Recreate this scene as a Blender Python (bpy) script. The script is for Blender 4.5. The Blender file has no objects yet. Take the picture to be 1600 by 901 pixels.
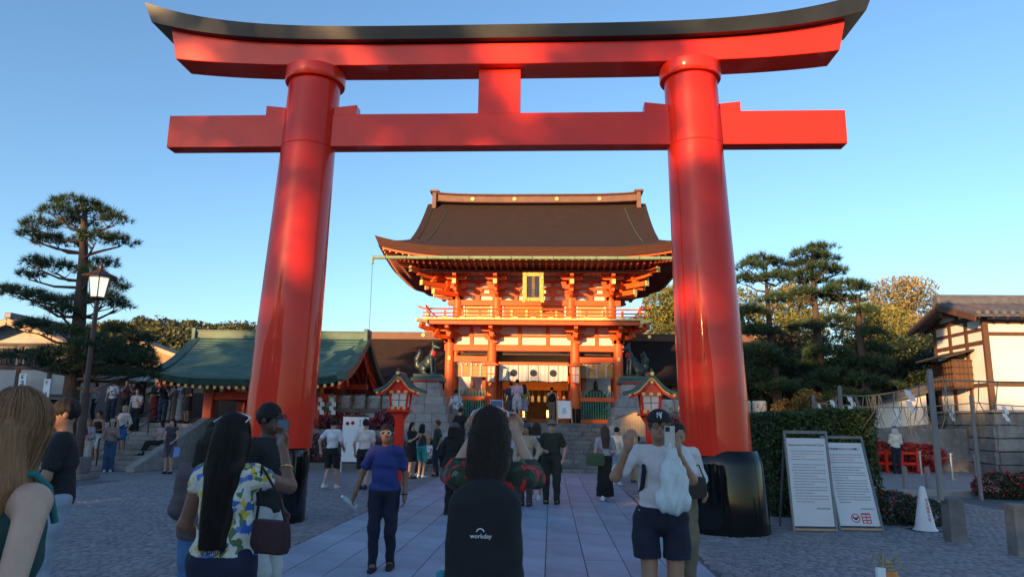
import bpy, math, random
import numpy as np
from mathutils import Vector, Matrix
R = math.radians
random.seed(7)
scene = bpy.context.scene
COL = scene.collection
# ------------------------------------------------------------------ camera
CAM = Vector((0, 0, 1.68)); FPX = 1125.0
YAW, PITCH, ROLL = R(3.207), R(10.602), R(0.85)
fw = Vector((-math.sin(YAW)*math.cos(PITCH), math.cos(YAW)*math.cos(PITCH), math.sin(PITCH)))
r0 = Vector((math.cos(YAW), math.sin(YAW), 0)); u0 = r0.cross(fw)
rt = r0*math.cos(ROLL)+u0*math.sin(ROLL); up = u0*math.cos(ROLL)-r0*math.sin(ROLL)
cd = bpy.data.cameras.new('camera'); cam = bpy.data.objects.new('camera', cd); COL.objects.link(cam)
m = Matrix((rt, up, -fw)).transposed().to_4x4(); m.translation = CAM
cam.matrix_world = m
cd.sensor_width = 36; cd.lens = FPX/1600*36; cd.clip_start = 0.05; cd.clip_end = 5000
scene.camera = cam
# ------------------------------------------------------------------ sky, sun, exposure
SUN_AZ, SUN_EL = R(31), R(8.0)        # the sun stands low behind the camera, 31 degrees to its left
sd = Vector((-math.sin(SUN_AZ)*math.cos(SUN_EL), -math.cos(SUN_AZ)*math.cos(SUN_EL), math.sin(SUN_EL)))
w = bpy.data.worlds.new('World'); scene.world = w; w.use_nodes = True
nt = w.node_tree; bg = nt.nodes['Background']
sky = nt.nodes.new('ShaderNodeTexSky'); sky.sky_type = 'NISHITA'; sky.sun_disc = False
sky.sun_elevation = SUN_EL; sky.sun_rotation = math.atan2(sd.x, sd.y)
sky.air_density = 1.0; sky.dust_density = 0.6; sky.ozone_density = 3.0; sky.altitude = 50
nt.links.new(sky.outputs[0], bg.inputs[0]); bg.inputs[1].default_value = 0.15
sl = bpy.data.lights.new('sun', 'SUN'); sun = bpy.data.objects.new('sun', sl); COL.objects.link(sun)
sl.energy = 4.0; sl.angle = R(0.55); sl.color = (1.0, 0.58, 0.24)
sun.rotation_euler = sd.to_track_quat('Z', 'Y').to_euler(); sun.location = sd*60
scene.view_settings.view_transform = 'Standard'; scene.view_settings.look = 'None'
scene.view_settings.gamma = 1; scene.view_settings.exposure = 1.27
scene.render.engine = 'CYCLES'
scene.cycles.max_bounces = 6; scene.cycles.diffuse_bounces = 3; scene.cycles.glossy_bounces = 3; scene.cycles.transparent_max_bounces = 8

# ------------------------------------------------------------------ helpers
def at(px, py, Y):                     # world point on the plane Y seen at photo pixel
    d = fw*FPX + rt*(px-800) + up*(450.5-py)
    return CAM + d*(Y/d.y)
def gnd(px, py, Z=0.0):
    d = fw*FPX + rt*(px-800) + up*(450.5-py)
    return CAM + d*((Z-CAM.z)/d.z)
MATS = {}
def M(name, col, rough=.6, var=.12, scale=3., bump=.0, bscale=30., metal=0., coat=0., col2=None, rnd=0., stretch=None, emit=None, alpha=1., spec=.5, attr=False, detail=6., sub=0.):
    """principled material: noise-mottled colour, fine bump, per-object and per-piece tint"""
    if name in MATS: return MATS[name]
    m = bpy.data.materials.new(name); m.use_nodes = True; n = m.node_tree; b = n.nodes['Principled BSDF']; L = n.links.new
    b.inputs['Roughness'].default_value = rough; b.inputs['Metallic'].default_value = metal
    b.inputs['Specular IOR Level'].default_value = spec
    if coat: b.inputs['Coat Weight'].default_value = coat; b.inputs['Coat Roughness'].default_value = .04
    tc = n.nodes.new('ShaderNodeTexCoord'); co = tc.outputs['Object']
    if stretch:
        mp = n.nodes.new('ShaderNodeMapping'); mp.inputs['Scale'].default_value = stretch; L(co, mp.inputs[0]); co = mp.outputs[0]
    nz = n.nodes.new('ShaderNodeTexNoise'); nz.inputs['Scale'].default_value = scale; nz.inputs['Detail'].default_value = detail; nz.inputs['Roughness'].default_value = .62; L(co, nz.inputs['Vector'])
    mr = n.nodes.new('ShaderNodeMapRange'); mr.inputs[1].default_value = .3; mr.inputs[2].default_value = .7; L(nz.outputs[0], mr.inputs[0])
    mx = n.nodes.new('ShaderNodeMix'); mx.data_type = 'RGBA'; L(mr.outputs[0], mx.inputs[0])
    c = np.array(col[:3]); a = c*(1-var); d = np.array(col2[:3]) if col2 is not None else np.minimum(c*(1+var), 1)
    mx.inputs[6].default_value = (*a, 1); mx.inputs[7].default_value = (*d, 1); out = mx.outputs[2]
    fac = None
    if rnd:
        oi = n.nodes.new('ShaderNodeObjectInfo'); fac = oi.outputs['Random']
    if attr:
        an = n.nodes.new('ShaderNodeAttribute'); an.attribute_name = 'tint'; fac = an.outputs['Fac']
        rnd = rnd or .35
    if fac is not None:
        r2 = n.nodes.new('ShaderNodeMapRange'); r2.inputs[3].default_value = 1-rnd; r2.inputs[4].default_value = 1+rnd; L(fac, r2.inputs[0])
        hv = n.nodes.new('ShaderNodeHueSaturation'); L(r2.outputs[0], hv.inputs['Value']); L(out, hv.inputs['Color']); out = hv.outputs[0]
    L(out, b.inputs['Base Color'])
    rr = n.nodes.new('ShaderNodeMapRange'); rr.inputs[3].default_value = max(rough-.08, .02); rr.inputs[4].default_value = min(rough+.08, 1); L(nz.outputs[0], rr.inputs[0]); L(rr.outputs[0], b.inputs['Roughness'])
    if bump:
        n2 = n.nodes.new('ShaderNodeTexNoise'); n2.inputs['Scale'].default_value = bscale; n2.inputs['Detail'].default_value = 5; L(co, n2.inputs['Vector'])
        bp = n.nodes.new('ShaderNodeBump'); bp.inputs['Strength'].default_value = bump; bp.inputs['Distance'].default_value = .02; L(n2.outputs[0], bp.inputs['Height']); L(bp.outputs[0], b.inputs['Normal'])
    if emit: b.inputs['Emission Color'].default_value = (*emit[:3], 1); b.inputs['Emission Strength'].default_value = emit[3]
    if sub: b.inputs['Subsurface Weight'].default_value = sub; b.inputs['Subsurface Radius'].default_value = (.02, .008, .004)
    if alpha < 1: b.inputs['Alpha'].default_value = alpha
    MATS[name] = m
    return m
def tag(o, label=None, cat=None, group=None, kind=None):
    for k, v in (('label', label), ('category', cat), ('group', group), ('kind', kind)):
        if v: o[k] = v
    return o
def empty(name, loc=(0, 0, 0), rz=0., label=None, cat=None, group=None):
    o = bpy.data.objects.new(name, None); COL.objects.link(o); o.location = loc; o.rotation_euler = (0, 0, rz); o.empty_display_size = .2
    return tag(o, label, cat, group)
def link(name, me, mat=None, parent=None, smooth=False, loc=None):
    o = bpy.data.objects.new(name, me); COL.objects.link(o)
    if mat is not None and not me.materials: me.materials.append(mat)
    if smooth: me.shade_smooth()
    if parent is not None: o.parent = parent
    if loc is not None: o.location = loc
    return o
def copy_tree(o, parent=None):
    c = o.copy(); COL.objects.link(c); c.parent = parent
    for ch in o.children: copy_tree(ch, c)
    return c
def mesh_np(name, V, Fq, tint=None):
    """V (n,3) array, Fq (m,k) array of equal-size faces"""
    me = bpy.data.meshes.new(name); V = np.asarray(V, np.float32); Fq = np.asarray(Fq, np.int32); k = Fq.shape[1]
    me.vertices.add(len(V)); me.vertices.foreach_set('co', V.ravel())
    me.loops.add(Fq.size); me.loops.foreach_set('vertex_index', Fq.ravel())
    me.polygons.add(len(Fq)); me.polygons.foreach_set('loop_start', np.arange(0, Fq.size, k, dtype=np.int32))
    me.update(calc_edges=True); me.validate()
    if tint is not None:
        a = me.attributes.new('tint', 'FLOAT', 'FACE'); a.data.foreach_set('value', np.asarray(tint, np.float32))
    return me
class MB:
    def __init__(s): s.v = []; s.f = []
    def add(s, vs, fs):
        b = len(s.v); s.v += [Vector(v) for v in vs]; s.f += [tuple(b+i for i in f) for f in fs]; return s
    def box(s, x0, x1, y0, y1, z0, z1):
        return s.add([(x0,y0,z0),(x1,y0,z0),(x1,y1,z0),(x0,y1,z0),(x0,y0,z1),(x1,y0,z1),(x1,y1,z1),(x0,y1,z1)],
                     [(0,3,2,1),(4,5,6,7),(0,1,5,4),(1,2,6,5),(2,3,7,6),(3,0,4,7)])
    def cbox(s, c, sx, sy, sz): return s.box(c[0]-sx/2, c[0]+sx/2, c[1]-sy/2, c[1]+sy/2, c[2]-sz/2, c[2]+sz/2)
    def bar(s, a, b, w, h, upv=(0, 0, 1)):           # rectangular bar from a to b
        a, b = Vector(a), Vector(b); d = (b-a).normalized(); u = Vector(upv)
        if abs(d.dot(u)) > .98: u = Vector((0, 1, 0))
        x = d.cross(u).normalized(); y = x.cross(d).normalized()
        vs = []
        for p in (a, b): vs += [p-x*w/2-y*h/2, p+x*w/2-y*h/2, p+x*w/2+y*h/2, p-x*w/2+y*h/2]
        return s.add(vs, [(0,3,2,1),(4,5,6,7),(0,1,5,4),(1,2,6,5),(2,3,7,6),(3,0,4,7)])
    def tube(s, pts, rads, n=10, caps=True):
        pts = [Vector(p) for p in pts]; N = len(pts)
        if not hasattr(rads, '__len__'): rads = [rads]*N
        b = len(s.v); prev = None
        for i, p in enumerate(pts):
            d = (pts[min(i+1, N-1)]-pts[max(i-1, 0)]).normalized()
            x = prev if prev is not None else (Vector((1, 0, 0)) if abs(d.x) < .9 else Vector((0, 1, 0)))
            y = d.cross(x).normalized(); x = y.cross(d).normalized(); prev = x
            for k in range(n):
                a = 2*math.pi*k/n; s.v.append(p+(x*math.cos(a)+y*math.sin(a))*rads[i])
        for i in range(N-1):
            for k in range(n):
                s.f.append((b+i*n+k, b+i*n+(k+1) % n, b+(i+1)*n+(k+1) % n, b+(i+1)*n+k))
        if caps:
            s.f.append(tuple(b+k for k in range(n))[::-1]); s.f.append(tuple(b+(N-1)*n+k for k in range(n)))
        return s
    def lathe(s, prof, n=24, c=(0, 0), cap=True):        # prof [(r,z)...]
        b = len(s.v)
        for r, z in prof:
            for k in range(n):
                a = 2*math.pi*k/n; s.v.append(Vector((c[0]+r*math.cos(a), c[1]+r*math.sin(a), z)))
        for i in range(len(prof)-1):
            for k in range(n): s.f.append((b+i*n+k, b+i*n+(k+1) % n, b+(i+1)*n+(k+1) % n, b+(i+1)*n+k))
        if cap:
            s.f.append(tuple(b+k for k in range(n))[::-1]); s.f.append(tuple(b+(len(prof)-1)*n+k for k in range(n)))
        return s
    def prism(s, poly, a, b):                          # poly: list of 3D points; extruded from offset a to offset b (vectors)
        n = len(poly); a, b = Vector(a), Vector(b)
        vs = [Vector(p)+a for p in poly]+[Vector(p)+b for p in poly]
        fs = [tuple(range(n))[::-1], tuple(range(n, 2*n))]+[(i, (i+1) % n, n+(i+1) % n, n+i) for i in range(n)]
        return s.add(vs, fs)
    def loft(s, rings, closed=True, caps=True):
        n = len(rings[0]); b = len(s.v)
        for r in rings: s.v += [Vector(p) for p in r]
        for i in range(len(rings)-1):
            for k in range(n if closed else n-1): s.f.append((b+i*n+k, b+i*n+(k+1) % n, b+(i+1)*n+(k+1) % n, b+(i+1)*n+k))
        if caps and closed:
            s.f.append(tuple(b+k for k in range(n))[::-1]); s.f.append(tuple(b+(len(rings)-1)*n+k for k in range(n)))
        return s
    def mesh(s, name):
        me = bpy.data.meshes.new(name); me.from_pydata(s.v, [], s.f); me.update()
        import bmesh
        bm = bmesh.new(); bm.from_mesh(me); bmesh.ops.recalc_face_normals(bm, faces=bm.faces); bm.to_mesh(me); bm.free()
        return me
    def build(s, name, mat, parent=None, smooth=0, bevel=0., loc=None):
        """smooth = angle in degrees below which edges are smoothed"""
        me = s.mesh(name); me.materials.append(mat)
        o = link(name, me, None, parent, loc=loc)
        if smooth:
            me.shade_smooth()
            if smooth < 180: me.set_sharp_from_angle(angle=R(smooth))
        if bevel:
            md = o.modifiers.new('bevel', 'BEVEL'); md.width = bevel; md.segments = 2; md.limit_method = 'ANGLE'; md.angle_limit = R(40)
        return o
def text_mesh(txt, size, vertical=False, extrude=.002):
    cu = bpy.data.curves.new('print', 'FONT'); cu.body = '\n'.join(txt) if vertical else txt
    cu.size = size; cu.extrude = extrude; cu.align_x = 'CENTER'; cu.align_y = 'CENTER'; cu.resolution_u = 3
    if vertical: cu.space_line = .95
    o = bpy.data.objects.new('t', cu); COL.objects.link(o)
    dg = bpy.context.evaluated_depsgraph_get(); me = bpy.data.meshes.new_from_object(o.evaluated_get(dg))
    bpy.data.objects.remove(o); bpy.data.curves.remove(cu)
    return me
def put_text(name, txt, size, mat, parent, loc, rot, vertical=False):
    me = text_mesh(txt, size, vertical); me.materials.clear(); me.materials.append(mat)
    o = link(name, me, None, parent); o.location = loc; o.rotation_euler = rot; return o

# ------------------------------------------------------------------ implicit surfaces (bodies, statues, hair, clothes)
def smin(a, b, k):
    h = np.clip(.5+.5*(b-a)/k, 0, 1); return b*(1-h)+a*h-k*h*(1-h)
class SDF:
    def __init__(s, k=.03): s.p = []; s.k = k; s.cut = []
    def cap(s, a, b, ra, rb=None, k=None, sq=None):           # tapered capsule; sq=(axis vector, factor) flattens the section
        s.p.append(('c', np.array(a, float), np.array(b, float), ra, ra if rb is None else rb, k, sq)); return s
    def chain(s, pts, rads, k=None):
        for i in range(len(pts)-1): s.cap(pts[i], pts[i+1], rads[i], rads[i+1], k)
        return s
    def ell(s, c, r, rot=None, k=None, neg=False):
        s.p.append(('n' if neg else 'e', np.array(c, float), np.array(r, float), None if rot is None else np.array(rot), k)); return s
    def plane(s, p, n): s.cut.append((np.array(p, float), np.array(n, float))); return s     # keeps the side n points away from
    def mesh(s, name, h, noise=None):
        lo = np.full(3, 1e9); hi = -lo
        for p in s.p:
            if p[0] == 'n': continue
            if p[0] == 'c': r = max(p[3], p[4]); l = np.minimum(p[1], p[2])-r; u = np.maximum(p[1], p[2])+r
            else: r = p[2].max(); l = p[1]-r; u = p[1]+r
            lo = np.minimum(lo, l); hi = np.maximum(hi, u)
        lo -= 3*h; hi += 3*h; n = np.ceil((hi-lo)/h).astype(int)+1
        ax = [lo[i]+h*np.arange(n[i]) for i in range(3)]
        D = np.full(n, .25, np.float32)
        for p in s.p:
            k = p[-1] if p[0] in 'en' else p[5]
            k = s.k if k is None else k
            if p[0] == 'c': r = max(p[3], p[4]); l = np.minimum(p[1], p[2])-r; u = np.maximum(p[1], p[2])+r
            else: r = p[2].max(); l = p[1]-r; u = p[1]+r
            mg = k+3*h; i0 = np.clip(np.floor((l-mg-lo)/h).astype(int), 0, n-1); i1 = np.clip(np.ceil((u+mg-lo)/h).astype(int)+1, 1, n)
            X, Y, Z = np.meshgrid(*[ax[i][i0[i]:i1[i]] for i in range(3)], indexing='ij')
            P = np.stack([X, Y, Z], -1)
            if p[0] == 'c':
                a, b, ra, rb = p[1:5]; ab = b-a; t = np.clip(((P-a)@ab)/max(ab@ab, 1e-9), 0, 1)
                v = P-(a+t[..., None]*ab)
                if p[6] is not None:
                    nvec = np.array(p[6][0], float); nvec /= np.linalg.norm(nvec); q = v@nvec; v = v+nvec*(q*(1/p[6][1]-1))[..., None]
                d = np.linalg.norm(v, axis=-1)-(ra+(rb-ra)*t)
            else:
                q = P-p[1]
                if p[3] is not None: q = q@p[3]
                k0 = np.linalg.norm(q/p[2], axis=-1); k1 = np.linalg.norm(q/(p[2]**2), axis=-1); d = k0*(k0-1)/np.maximum(k1, 1e-6)
            sl = tuple(slice(i0[i], i1[i]) for i in range(3)); 
            if p[0] == 'n': D[sl] = -smin(-D[sl], d, k)
            else: D[sl] = smin(D[sl], d, k)
        if noise is not None:
            X, Y, Z = np.meshgrid(*ax, indexing='ij'); D = D+noise(X, Y, Z)
        for c, nv in s.cut:
            pl = (ax[0][:, None, None]-c[0])*nv[0]+(ax[1][None, :, None]-c[1])*nv[1]+(ax[2][None, None, :]-c[2])*nv[2]
            D = np.maximum(D, pl)
        S = D < 0
        cn = S[:-1, :-1, :-1].astype(np.int8)
        acc = sum(S[i:n[0]-1+i, j:n[1]-1+j, l:n[2]-1+l].astype(np.int8) for i in (0, 1) for j in (0, 1) for l in (0, 1))
        I = np.argwhere((acc > 0) & (acc < 8)); idx = -np.ones(n-1, np.int32); idx[tuple(I.T)] = np.arange(len(I))
        P = np.zeros((len(I), 3)); C = np.zeros(len(I))
        cor = [(i, j, l) for i in (0, 1) for j in (0, 1) for l in (0, 1)]
        for a in cor:
            for axis in range(3):
                if a[axis]: continue
                b = list(a); b[axis] = 1
                da = D[tuple((I+a).T)]; db = D[tuple((I+b).T)]; m_ = (da < 0) != (db < 0)
                t = np.where(m_, da/np.where(m_, da-db, 1), 0); q = np.repeat(np.array([a], float), len(I), 0); q[:, axis] += t
                P += q*m_[:, None]; C += m_
        V = lo+h*(I+P/C[:, None])
        Q = []
        for axis in range(3):
            o1, o2 = [(1, 2), (2, 0), (0, 1)][axis]
            a = [slice(1, -1)]*3; a[axis] = slice(0, -1); b = list(a); b[axis] = slice(1, None)
            A = S[tuple(a)]; B = S[tuple(b)]; E = np.argwhere(A != B)
            if not len(E): continue
            off = np.ones(3, int); off[axis] = 0; G = E+off; fl = A[tuple(E.T)]
            def cell(d1, d2):
                g = G.copy(); g[:, o1] += d1; g[:, o2] += d2; return idx[tuple(g.T)]
            q = np.stack([cell(-1, -1), cell(0, -1), cell(0, 0), cell(-1, 0)], 1); q[~fl] = q[~fl][:, ::-1]; Q.append(q)
        me = mesh_np(name, V, np.concatenate(Q)); me.shade_smooth(); return me
# ------------------------------------------------------------------ materials
verm = M('vermilion_gloss', (.76, .026, .007), .40, .10, .7, coat=.42, bump=.02, bscale=3, spec=.2)
verm2 = M('vermilion_timber', (.66, .098, .010), .5, .16, 2.2, bump=.08, bscale=18)
black = M('black_lacquer', (.006, .006, .007), .09, .3, 1.5, spec=.35)
kasm = M('dark_copper_sheet', (.018, .020, .022), .42, .4, 1.2, bump=.06, bscale=6)
plaster = M('cream_plaster', (.80, .74, .62), .8, .06, 2, bump=.05)
white_p = M('white_plaster', (.74, .73, .70), .8, .07, 1.3, bump=.05)
bark_roof = M('cypress_bark_thatch', (.027, .0125, .008), .95, .5, 2.5, bump=.7, bscale=26, stretch=(1, 3, 8))
bark_edge = M('bark_eave_edge', (.075, .026, .015), .85, .25, 3, bump=.5, bscale=30, stretch=(1, 1, 10))
ridge_m = M('ridge_timber', (.17, .085, .06), .7, .2, 3, bump=.2)
gold = M('gold_fitting', (.75, .52, .18), .32, .12, 8, metal=.7)
yellow = M('yellow_end_paint', (.78, .56, .20), .55, .1, 6)
copper = M('verdigris_copper', (.060, .135, .110), .55, .3, 2.4, bump=.2, bscale=12, rnd=.12)
copper_d = M('dark_verdigris', (.035, .085, .072), .5, .4, 3, bump=.2, bscale=14)
green_l = M('green_lattice_paint', (.03, .17, .115), .5, .15, 4)
stone = M('granite_block', (.30, .28, .265), .8, .22, 5, bump=.35, bscale=60, rnd=.14)
stone_d = M('weathered_granite', (.20, .19, .18), .85, .4, 2.2, bump=.4, bscale=50, rnd=.2)
slab_m = M('granite_slab', (.235, .30, .375), .62, .26, 1.3, bump=.12, bscale=120, rnd=.10)
sett_m = M('granite_sett', (.215, .215, .225), .66, .25, 6, bump=.3, bscale=90, rnd=.22)
sett_a = M('granite_sett_mass', (.215, .215, .225), .66, .25, 6, bump=.3, bscale=90, attr=True, rnd=.22)
ground_m = M('plaza_mortar', (.10, .10, .105), .85, .25, 5, bump=.3, bscale=40)
bronze = M('patinated_bronze', (.030, .048, .048), .38, .4, 7, metal=.35, bump=.1)
redcloth = M('red_cloth', (.50, .015, .02), .8, .1, 10)
wood = M('brown_timber', (.095, .045, .024), .65, .3, 3, bump=.2, stretch=(1, 1, .2))
wood_d = M('dark_timber', (.045, .028, .02), .65, .3, 3, bump=.2)
wood_l = M('pale_timber', (.46, .32, .19), .65, .2, 4, bump=.1, stretch=(1, 1, .15))
tile_m = M('grey_roof_tile', (.10, .10, .115), .5, .25, 4, bump=.2, rnd=.2)
white_c = M('white_cloth', (.55, .53, .50), .85, .06, 6, bump=.1)
navy_c = M('navy_dye', (.02, .022, .05), .85, .1, 8)
paper = M('white_paper', (.80, .80, .80), .8, .03, 8)
ink = M('black_ink', (.02, .02, .02), .7, .1, 8)
redink = M('red_ink', (.55, .02, .025), .6, .1, 8)
glow = M('lit_lantern_glass', (.8, .72, .6), .4, .05, 6, emit=(1, .86, .62, .55))
# ------------------------------------------------------------------ ground, path, setts
PX0, PX1 = -3.42, 1.86                       # stone path edges
g = MB().add([(-1500,-1500,0),(1500,-1500,0),(1500,1500,0),(-1500,1500,0)], [(0,1,2,3)]).build('ground', M('plaza_far_paving', (.20,.20,.21), .75, .25, 1.5, bump=.5, bscale=9, detail=9), None)
tag(g, 'grey granite paved plaza running back to the shrine', 'ground', kind='structure')
bed = MB().box(-16, 14, 2, 19.55, -.05, .006).build('sett_bed', ground_m, None); tag(bed, 'dark mortar bed under the plaza setts', 'paving', kind='structure')
path = MB().box(PX0, PX1, .5, 25.6, -.04, .010).build('path', ground_m, None); tag(path, 'straight granite slab path leading to the gate stairs', 'path', kind='structure')
rng = random.Random(3)
ncol = 11; cw = (PX1-PX0)/ncol; slabs = {}
for c in range(ncol):
    y = .6+rng.random()*1.2
    while y < 25.4:
        L = rng.choice((1.5, 1.8, 2.1, 2.5)); y1 = min(y+L, 25.6); x0 = PX0+c*cw
        lw = round(y1-y, 1)
        if lw not in slabs:
            slabs[lw] = MB().box(-cw/2+.006, cw/2-.006, -lw/2+.005, lw/2-.005, -.03, .0).mesh('slab'); slabs[lw].materials.append(slab_m)
        if y1-y > .3:
            o = link('slab', slabs[lw], None, path, loc=(x0+cw/2, y+lw/2, .028+rng.uniform(-.0015, .0015))); o.scale.y = (y1-y)/lw
            o.rotation_euler = (rng.uniform(-1, 1)*.0012, rng.uniform(-1, 1)*.0012, 0)
        y = y1
# setts: fan-free rows of small granite cubes either side of the path
sv = np.array([(-1,-1,0),(1,-1,0),(1,1,0),(-1,1,0),(-.86,-.82,1),(.86,-.82,1),(.86,.82,1),(-.86,.82,1)], float)
sf = np.array([(4,5,6,7),(0,1,5,4),(1,2,6,5),(2,3,7,6),(3,0,4,7)])
nr = np.random.default_rng(5)
setts = []
y = 5.6
while y < 19.5:
    h = .095 if y < 13 else .12
    for (xa, xb) in ((max(-11.5, -y*.86-.4), PX0-.03), (PX1+.03, min(9.6, y*.66+.4))):
        x = xa+nr.random()*.1
        while x < xb-.06:
            wd = .10+nr.random()*.055
            x1 = min(x+wd, xb); setts.append(((x+x1)/2, y+h/2+nr.normal()*.004, (x1-x)/2-.004, h/2-.004)); x = x1
    y += h
setts = np.array(setts)
def vis(a):                       # inside the picture, unhidden by the torii foot
    v = np.c_[a[:, 0], a[:, 1], np.zeros(len(a))]-np.array(CAM); z = v@np.array(fw)
    return (np.abs(v@np.array(rt)/z) < .715) & (v@np.array(up)/z > -.402)
near = np.where(vis(setts))[0]; near = near[np.argsort(setts[near, 1])][:300]
sm = MB().add(sv*np.array([1, 1, 1]), [tuple(f) for f in sf]).mesh('sett'); sm.materials.append(sett_m)
for i in near:
    x, yy, hx, hy = setts[i]
    o = link('sett', sm, None, bed, loc=(x, yy, .006)); o.scale = (hx, hy, .016+nr.random()*.005); o.rotation_euler = (nr.normal()*.015, nr.normal()*.015, nr.normal()*.03)
rest = np.delete(setts, near, 0); n = len(rest)
hgt = .016+nr.random(n)*.006
V = sv[None]*np.c_[rest[:, 2], rest[:, 3], hgt][:, None, :]
V[:, 4:, 2] += nr.normal(size=(n, 4))*.0012
V += np.c_[rest[:, 0], rest[:, 1], np.full(n, .006)][:, None, :]
Fq = (sf[None]+(np.arange(n)*8)[:, None, None]).reshape(-1, 4)
me = mesh_np('sett_field', V.reshape(-1, 3), Fq, np.repeat(nr.random(n), 5))
so = link('sett_field', me, sett_a, bed); so['kind'] = 'stuff'
# ------------------------------------------------------------------ torii
TX, TY = -.97, 12.35
tor = empty('torii_gate', (TX, TY, 0), 0, 'huge glossy vermilion torii gate with black feet and dark upswept top beam', 'torii')
for s in (-1, 1):
    bx, tx = s*3.74, s*3.47
    mb = MB(); rings = []
    for z, r in ((1.22, .572), (2.2, .562), (3.2, .548), (4.2, .528), (5.3, .503), (6.555, .482), (6.565, .474), (6.575, .482), (7.98, .466)):
        t = z/7.98; rings.append([(bx+(tx-bx)*t+r*math.cos(2*math.pi*k/48), r*math.sin(2*math.pi*k/48), z) for k in range(48)])
    mb.loft(rings); mb.build('pillar', verm, tor, smooth=35)
    cx = tx
    MB().lathe([(.46, 7.83), (.535, 7.83), (.548, 7.85), (.548, 8.08), (.45, 8.10)], 48, (cx, 0)).build('collar', verm, tor, smooth=35)
    MB().loft([[(bx+s*(.10-.05*z/1.3)+r*math.cos(2*math.pi*k/56), r*math.sin(2*math.pi*k/56), z) for k in range(56)] for r, z in ((.672, .0), (.662, .30), (.645, 1.08), (.63, 1.15), (.585, 1.28), (.57, 1.30))]).build('foot', black, tor, smooth=30)
    for k in (-1, 1):        # wedges where the tie beam passes the pillar
        MB().prism([(cx+k*.40, 0, 7.19), (cx+k*.85, 0, 7.19), (cx+k*.85, 0, 7.39), (cx+k*.40, 0, 7.34)], (0, -.13, 0), (0, .13, 0)).build('wedge', verm, tor, bevel=.008)
MB().box(-6.13, 6.13, -.15, .15, 6.575, 7.20).build('tie_beam', verm, tor, bevel=.012)
MB().box(-.385, .385, -.12, .12, 7.205, 8.09).build('centre_strut', verm, tor, bevel=.01)
def beam(prof, half, lift0, lift1, pw, slant=0., ns=48):
    """long beam whose ends curve up; prof = [(y,z)] cross-section; the underside rises by lift0, the top by lift1"""
    rings = []; zb = min(z for _, z in prof); zt = max(z for _, z in prof)
    for i in range(ns+1):
        t = -1+2*i/ns; c = abs(t)**pw
        rings.append([((half+slant*(z-zb))*t, y, z+(lift0+(lift1-lift0)*(z-zb)/(zt-zb))*c) for y, z in prof])
    return MB().loft(rings)
beam([(-.30, 8.08), (.30, 8.08), (.34, 8.47), (-.34, 8.47)], 6.05, .18, .36, 4.2, .30).build('lower_lintel', verm, tor, smooth=20, bevel=.01)
beam([(-.50, 8.482), (.50, 8.482), (.57, 8.70), (0, 8.86), (-.57, 8.70)], 6.47, .42, .66, 4.4, .6).build('upper_lintel', kasm, tor, smooth=20)
red_shade = M('eave_shade_red', (.20, .022, .008), .6, .2, 3)  # vermilion darkened: the shade under the eaves is put into the colour
# ------------------------------------------------------------------ two-storey gate
GX, GY, GZ = -.79, 32.0, 1.72
gate = empty('shrine_gate', (GX, GY, GZ), 0, 'two-storey vermilion shrine gate with bark roof, balcony and white panels', 'gate')
GO = (0, 0, -GZ)
def gb(mb, name, mat, parent=gate, **k): return mb.build(name, mat, parent, loc=GO if parent is gate else None, **k)
CXS = (-3.74, -1.84, 1.84, 3.74); UX = (-3.44, -1.66, 1.66, 3.44); DEP = 4.4; MID = 2.2
for yy in (0, MID, DEP):
    for x in CXS:
        gb(MB().lathe([(.215, 1.74), (.215, 2.2), (.205, 5.2), (.19, 5.26)], 20, (x, yy)), 'column', verm2, smooth=35)
for x in (-1.84, 1.84):
    gb(MB().lathe([(.25, 1.735), (.24, 2.35)], 20, (x, 0)), 'column_shoe', black, smooth=35)
    gb(MB().box(x+(-.52 if x < 0 else .02), x+(-.02 if x < 0 else .52), .9, 1.5, 1.74, 4.2), 'door_leaf', verm2)
for x in (-3.74, 3.74): gb(MB().box(x-.06, x+.06, -.24, -.20, 4.42, 4.58), 'column_fitting', gold)
# beams between the ground-floor columns
for yy in (0, DEP):
    gb(MB().box(-3.98, 3.98, yy-.11, yy+.11, 4.84, 5.12), 'head_beam', verm2, bevel=.01)
    for a, b in ((-3.54, -2.04), (2.04, 3.54)):
        gb(MB().box(a, b, yy-.09, yy+.09, 4.34, 4.60), 'tie_beam', verm2, bevel=.01)
gb(MB().box(-1.55, 1.55, -.02, .16, 4.22, 4.36), 'curtain_beam', verm2)
gb(MB().box(-3.45, 3.45, .32, DEP-.3, 4.70, 4.78), 'ceiling', wood_d)
# white plaster strip with red battens
gb(MB().box(-3.7, 3.7, .02, .06, 5.12, 5.98), 'plaster_panel', plaster)
gb(MB().box(-3.5, 3.5, -.03, .018, 5.46, 5.57), 'rail', verm2)
for x in (-2.79, -.62, .62, 2.79): gb(MB().box(x-.075, x+.075, -.045, .017, 5.13, 5.97), 'batten', verm2)
gb(MB().box(-3.9, 3.9, -.10, .10, 5.92, 6.02), 'wall_plate', verm2)
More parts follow.
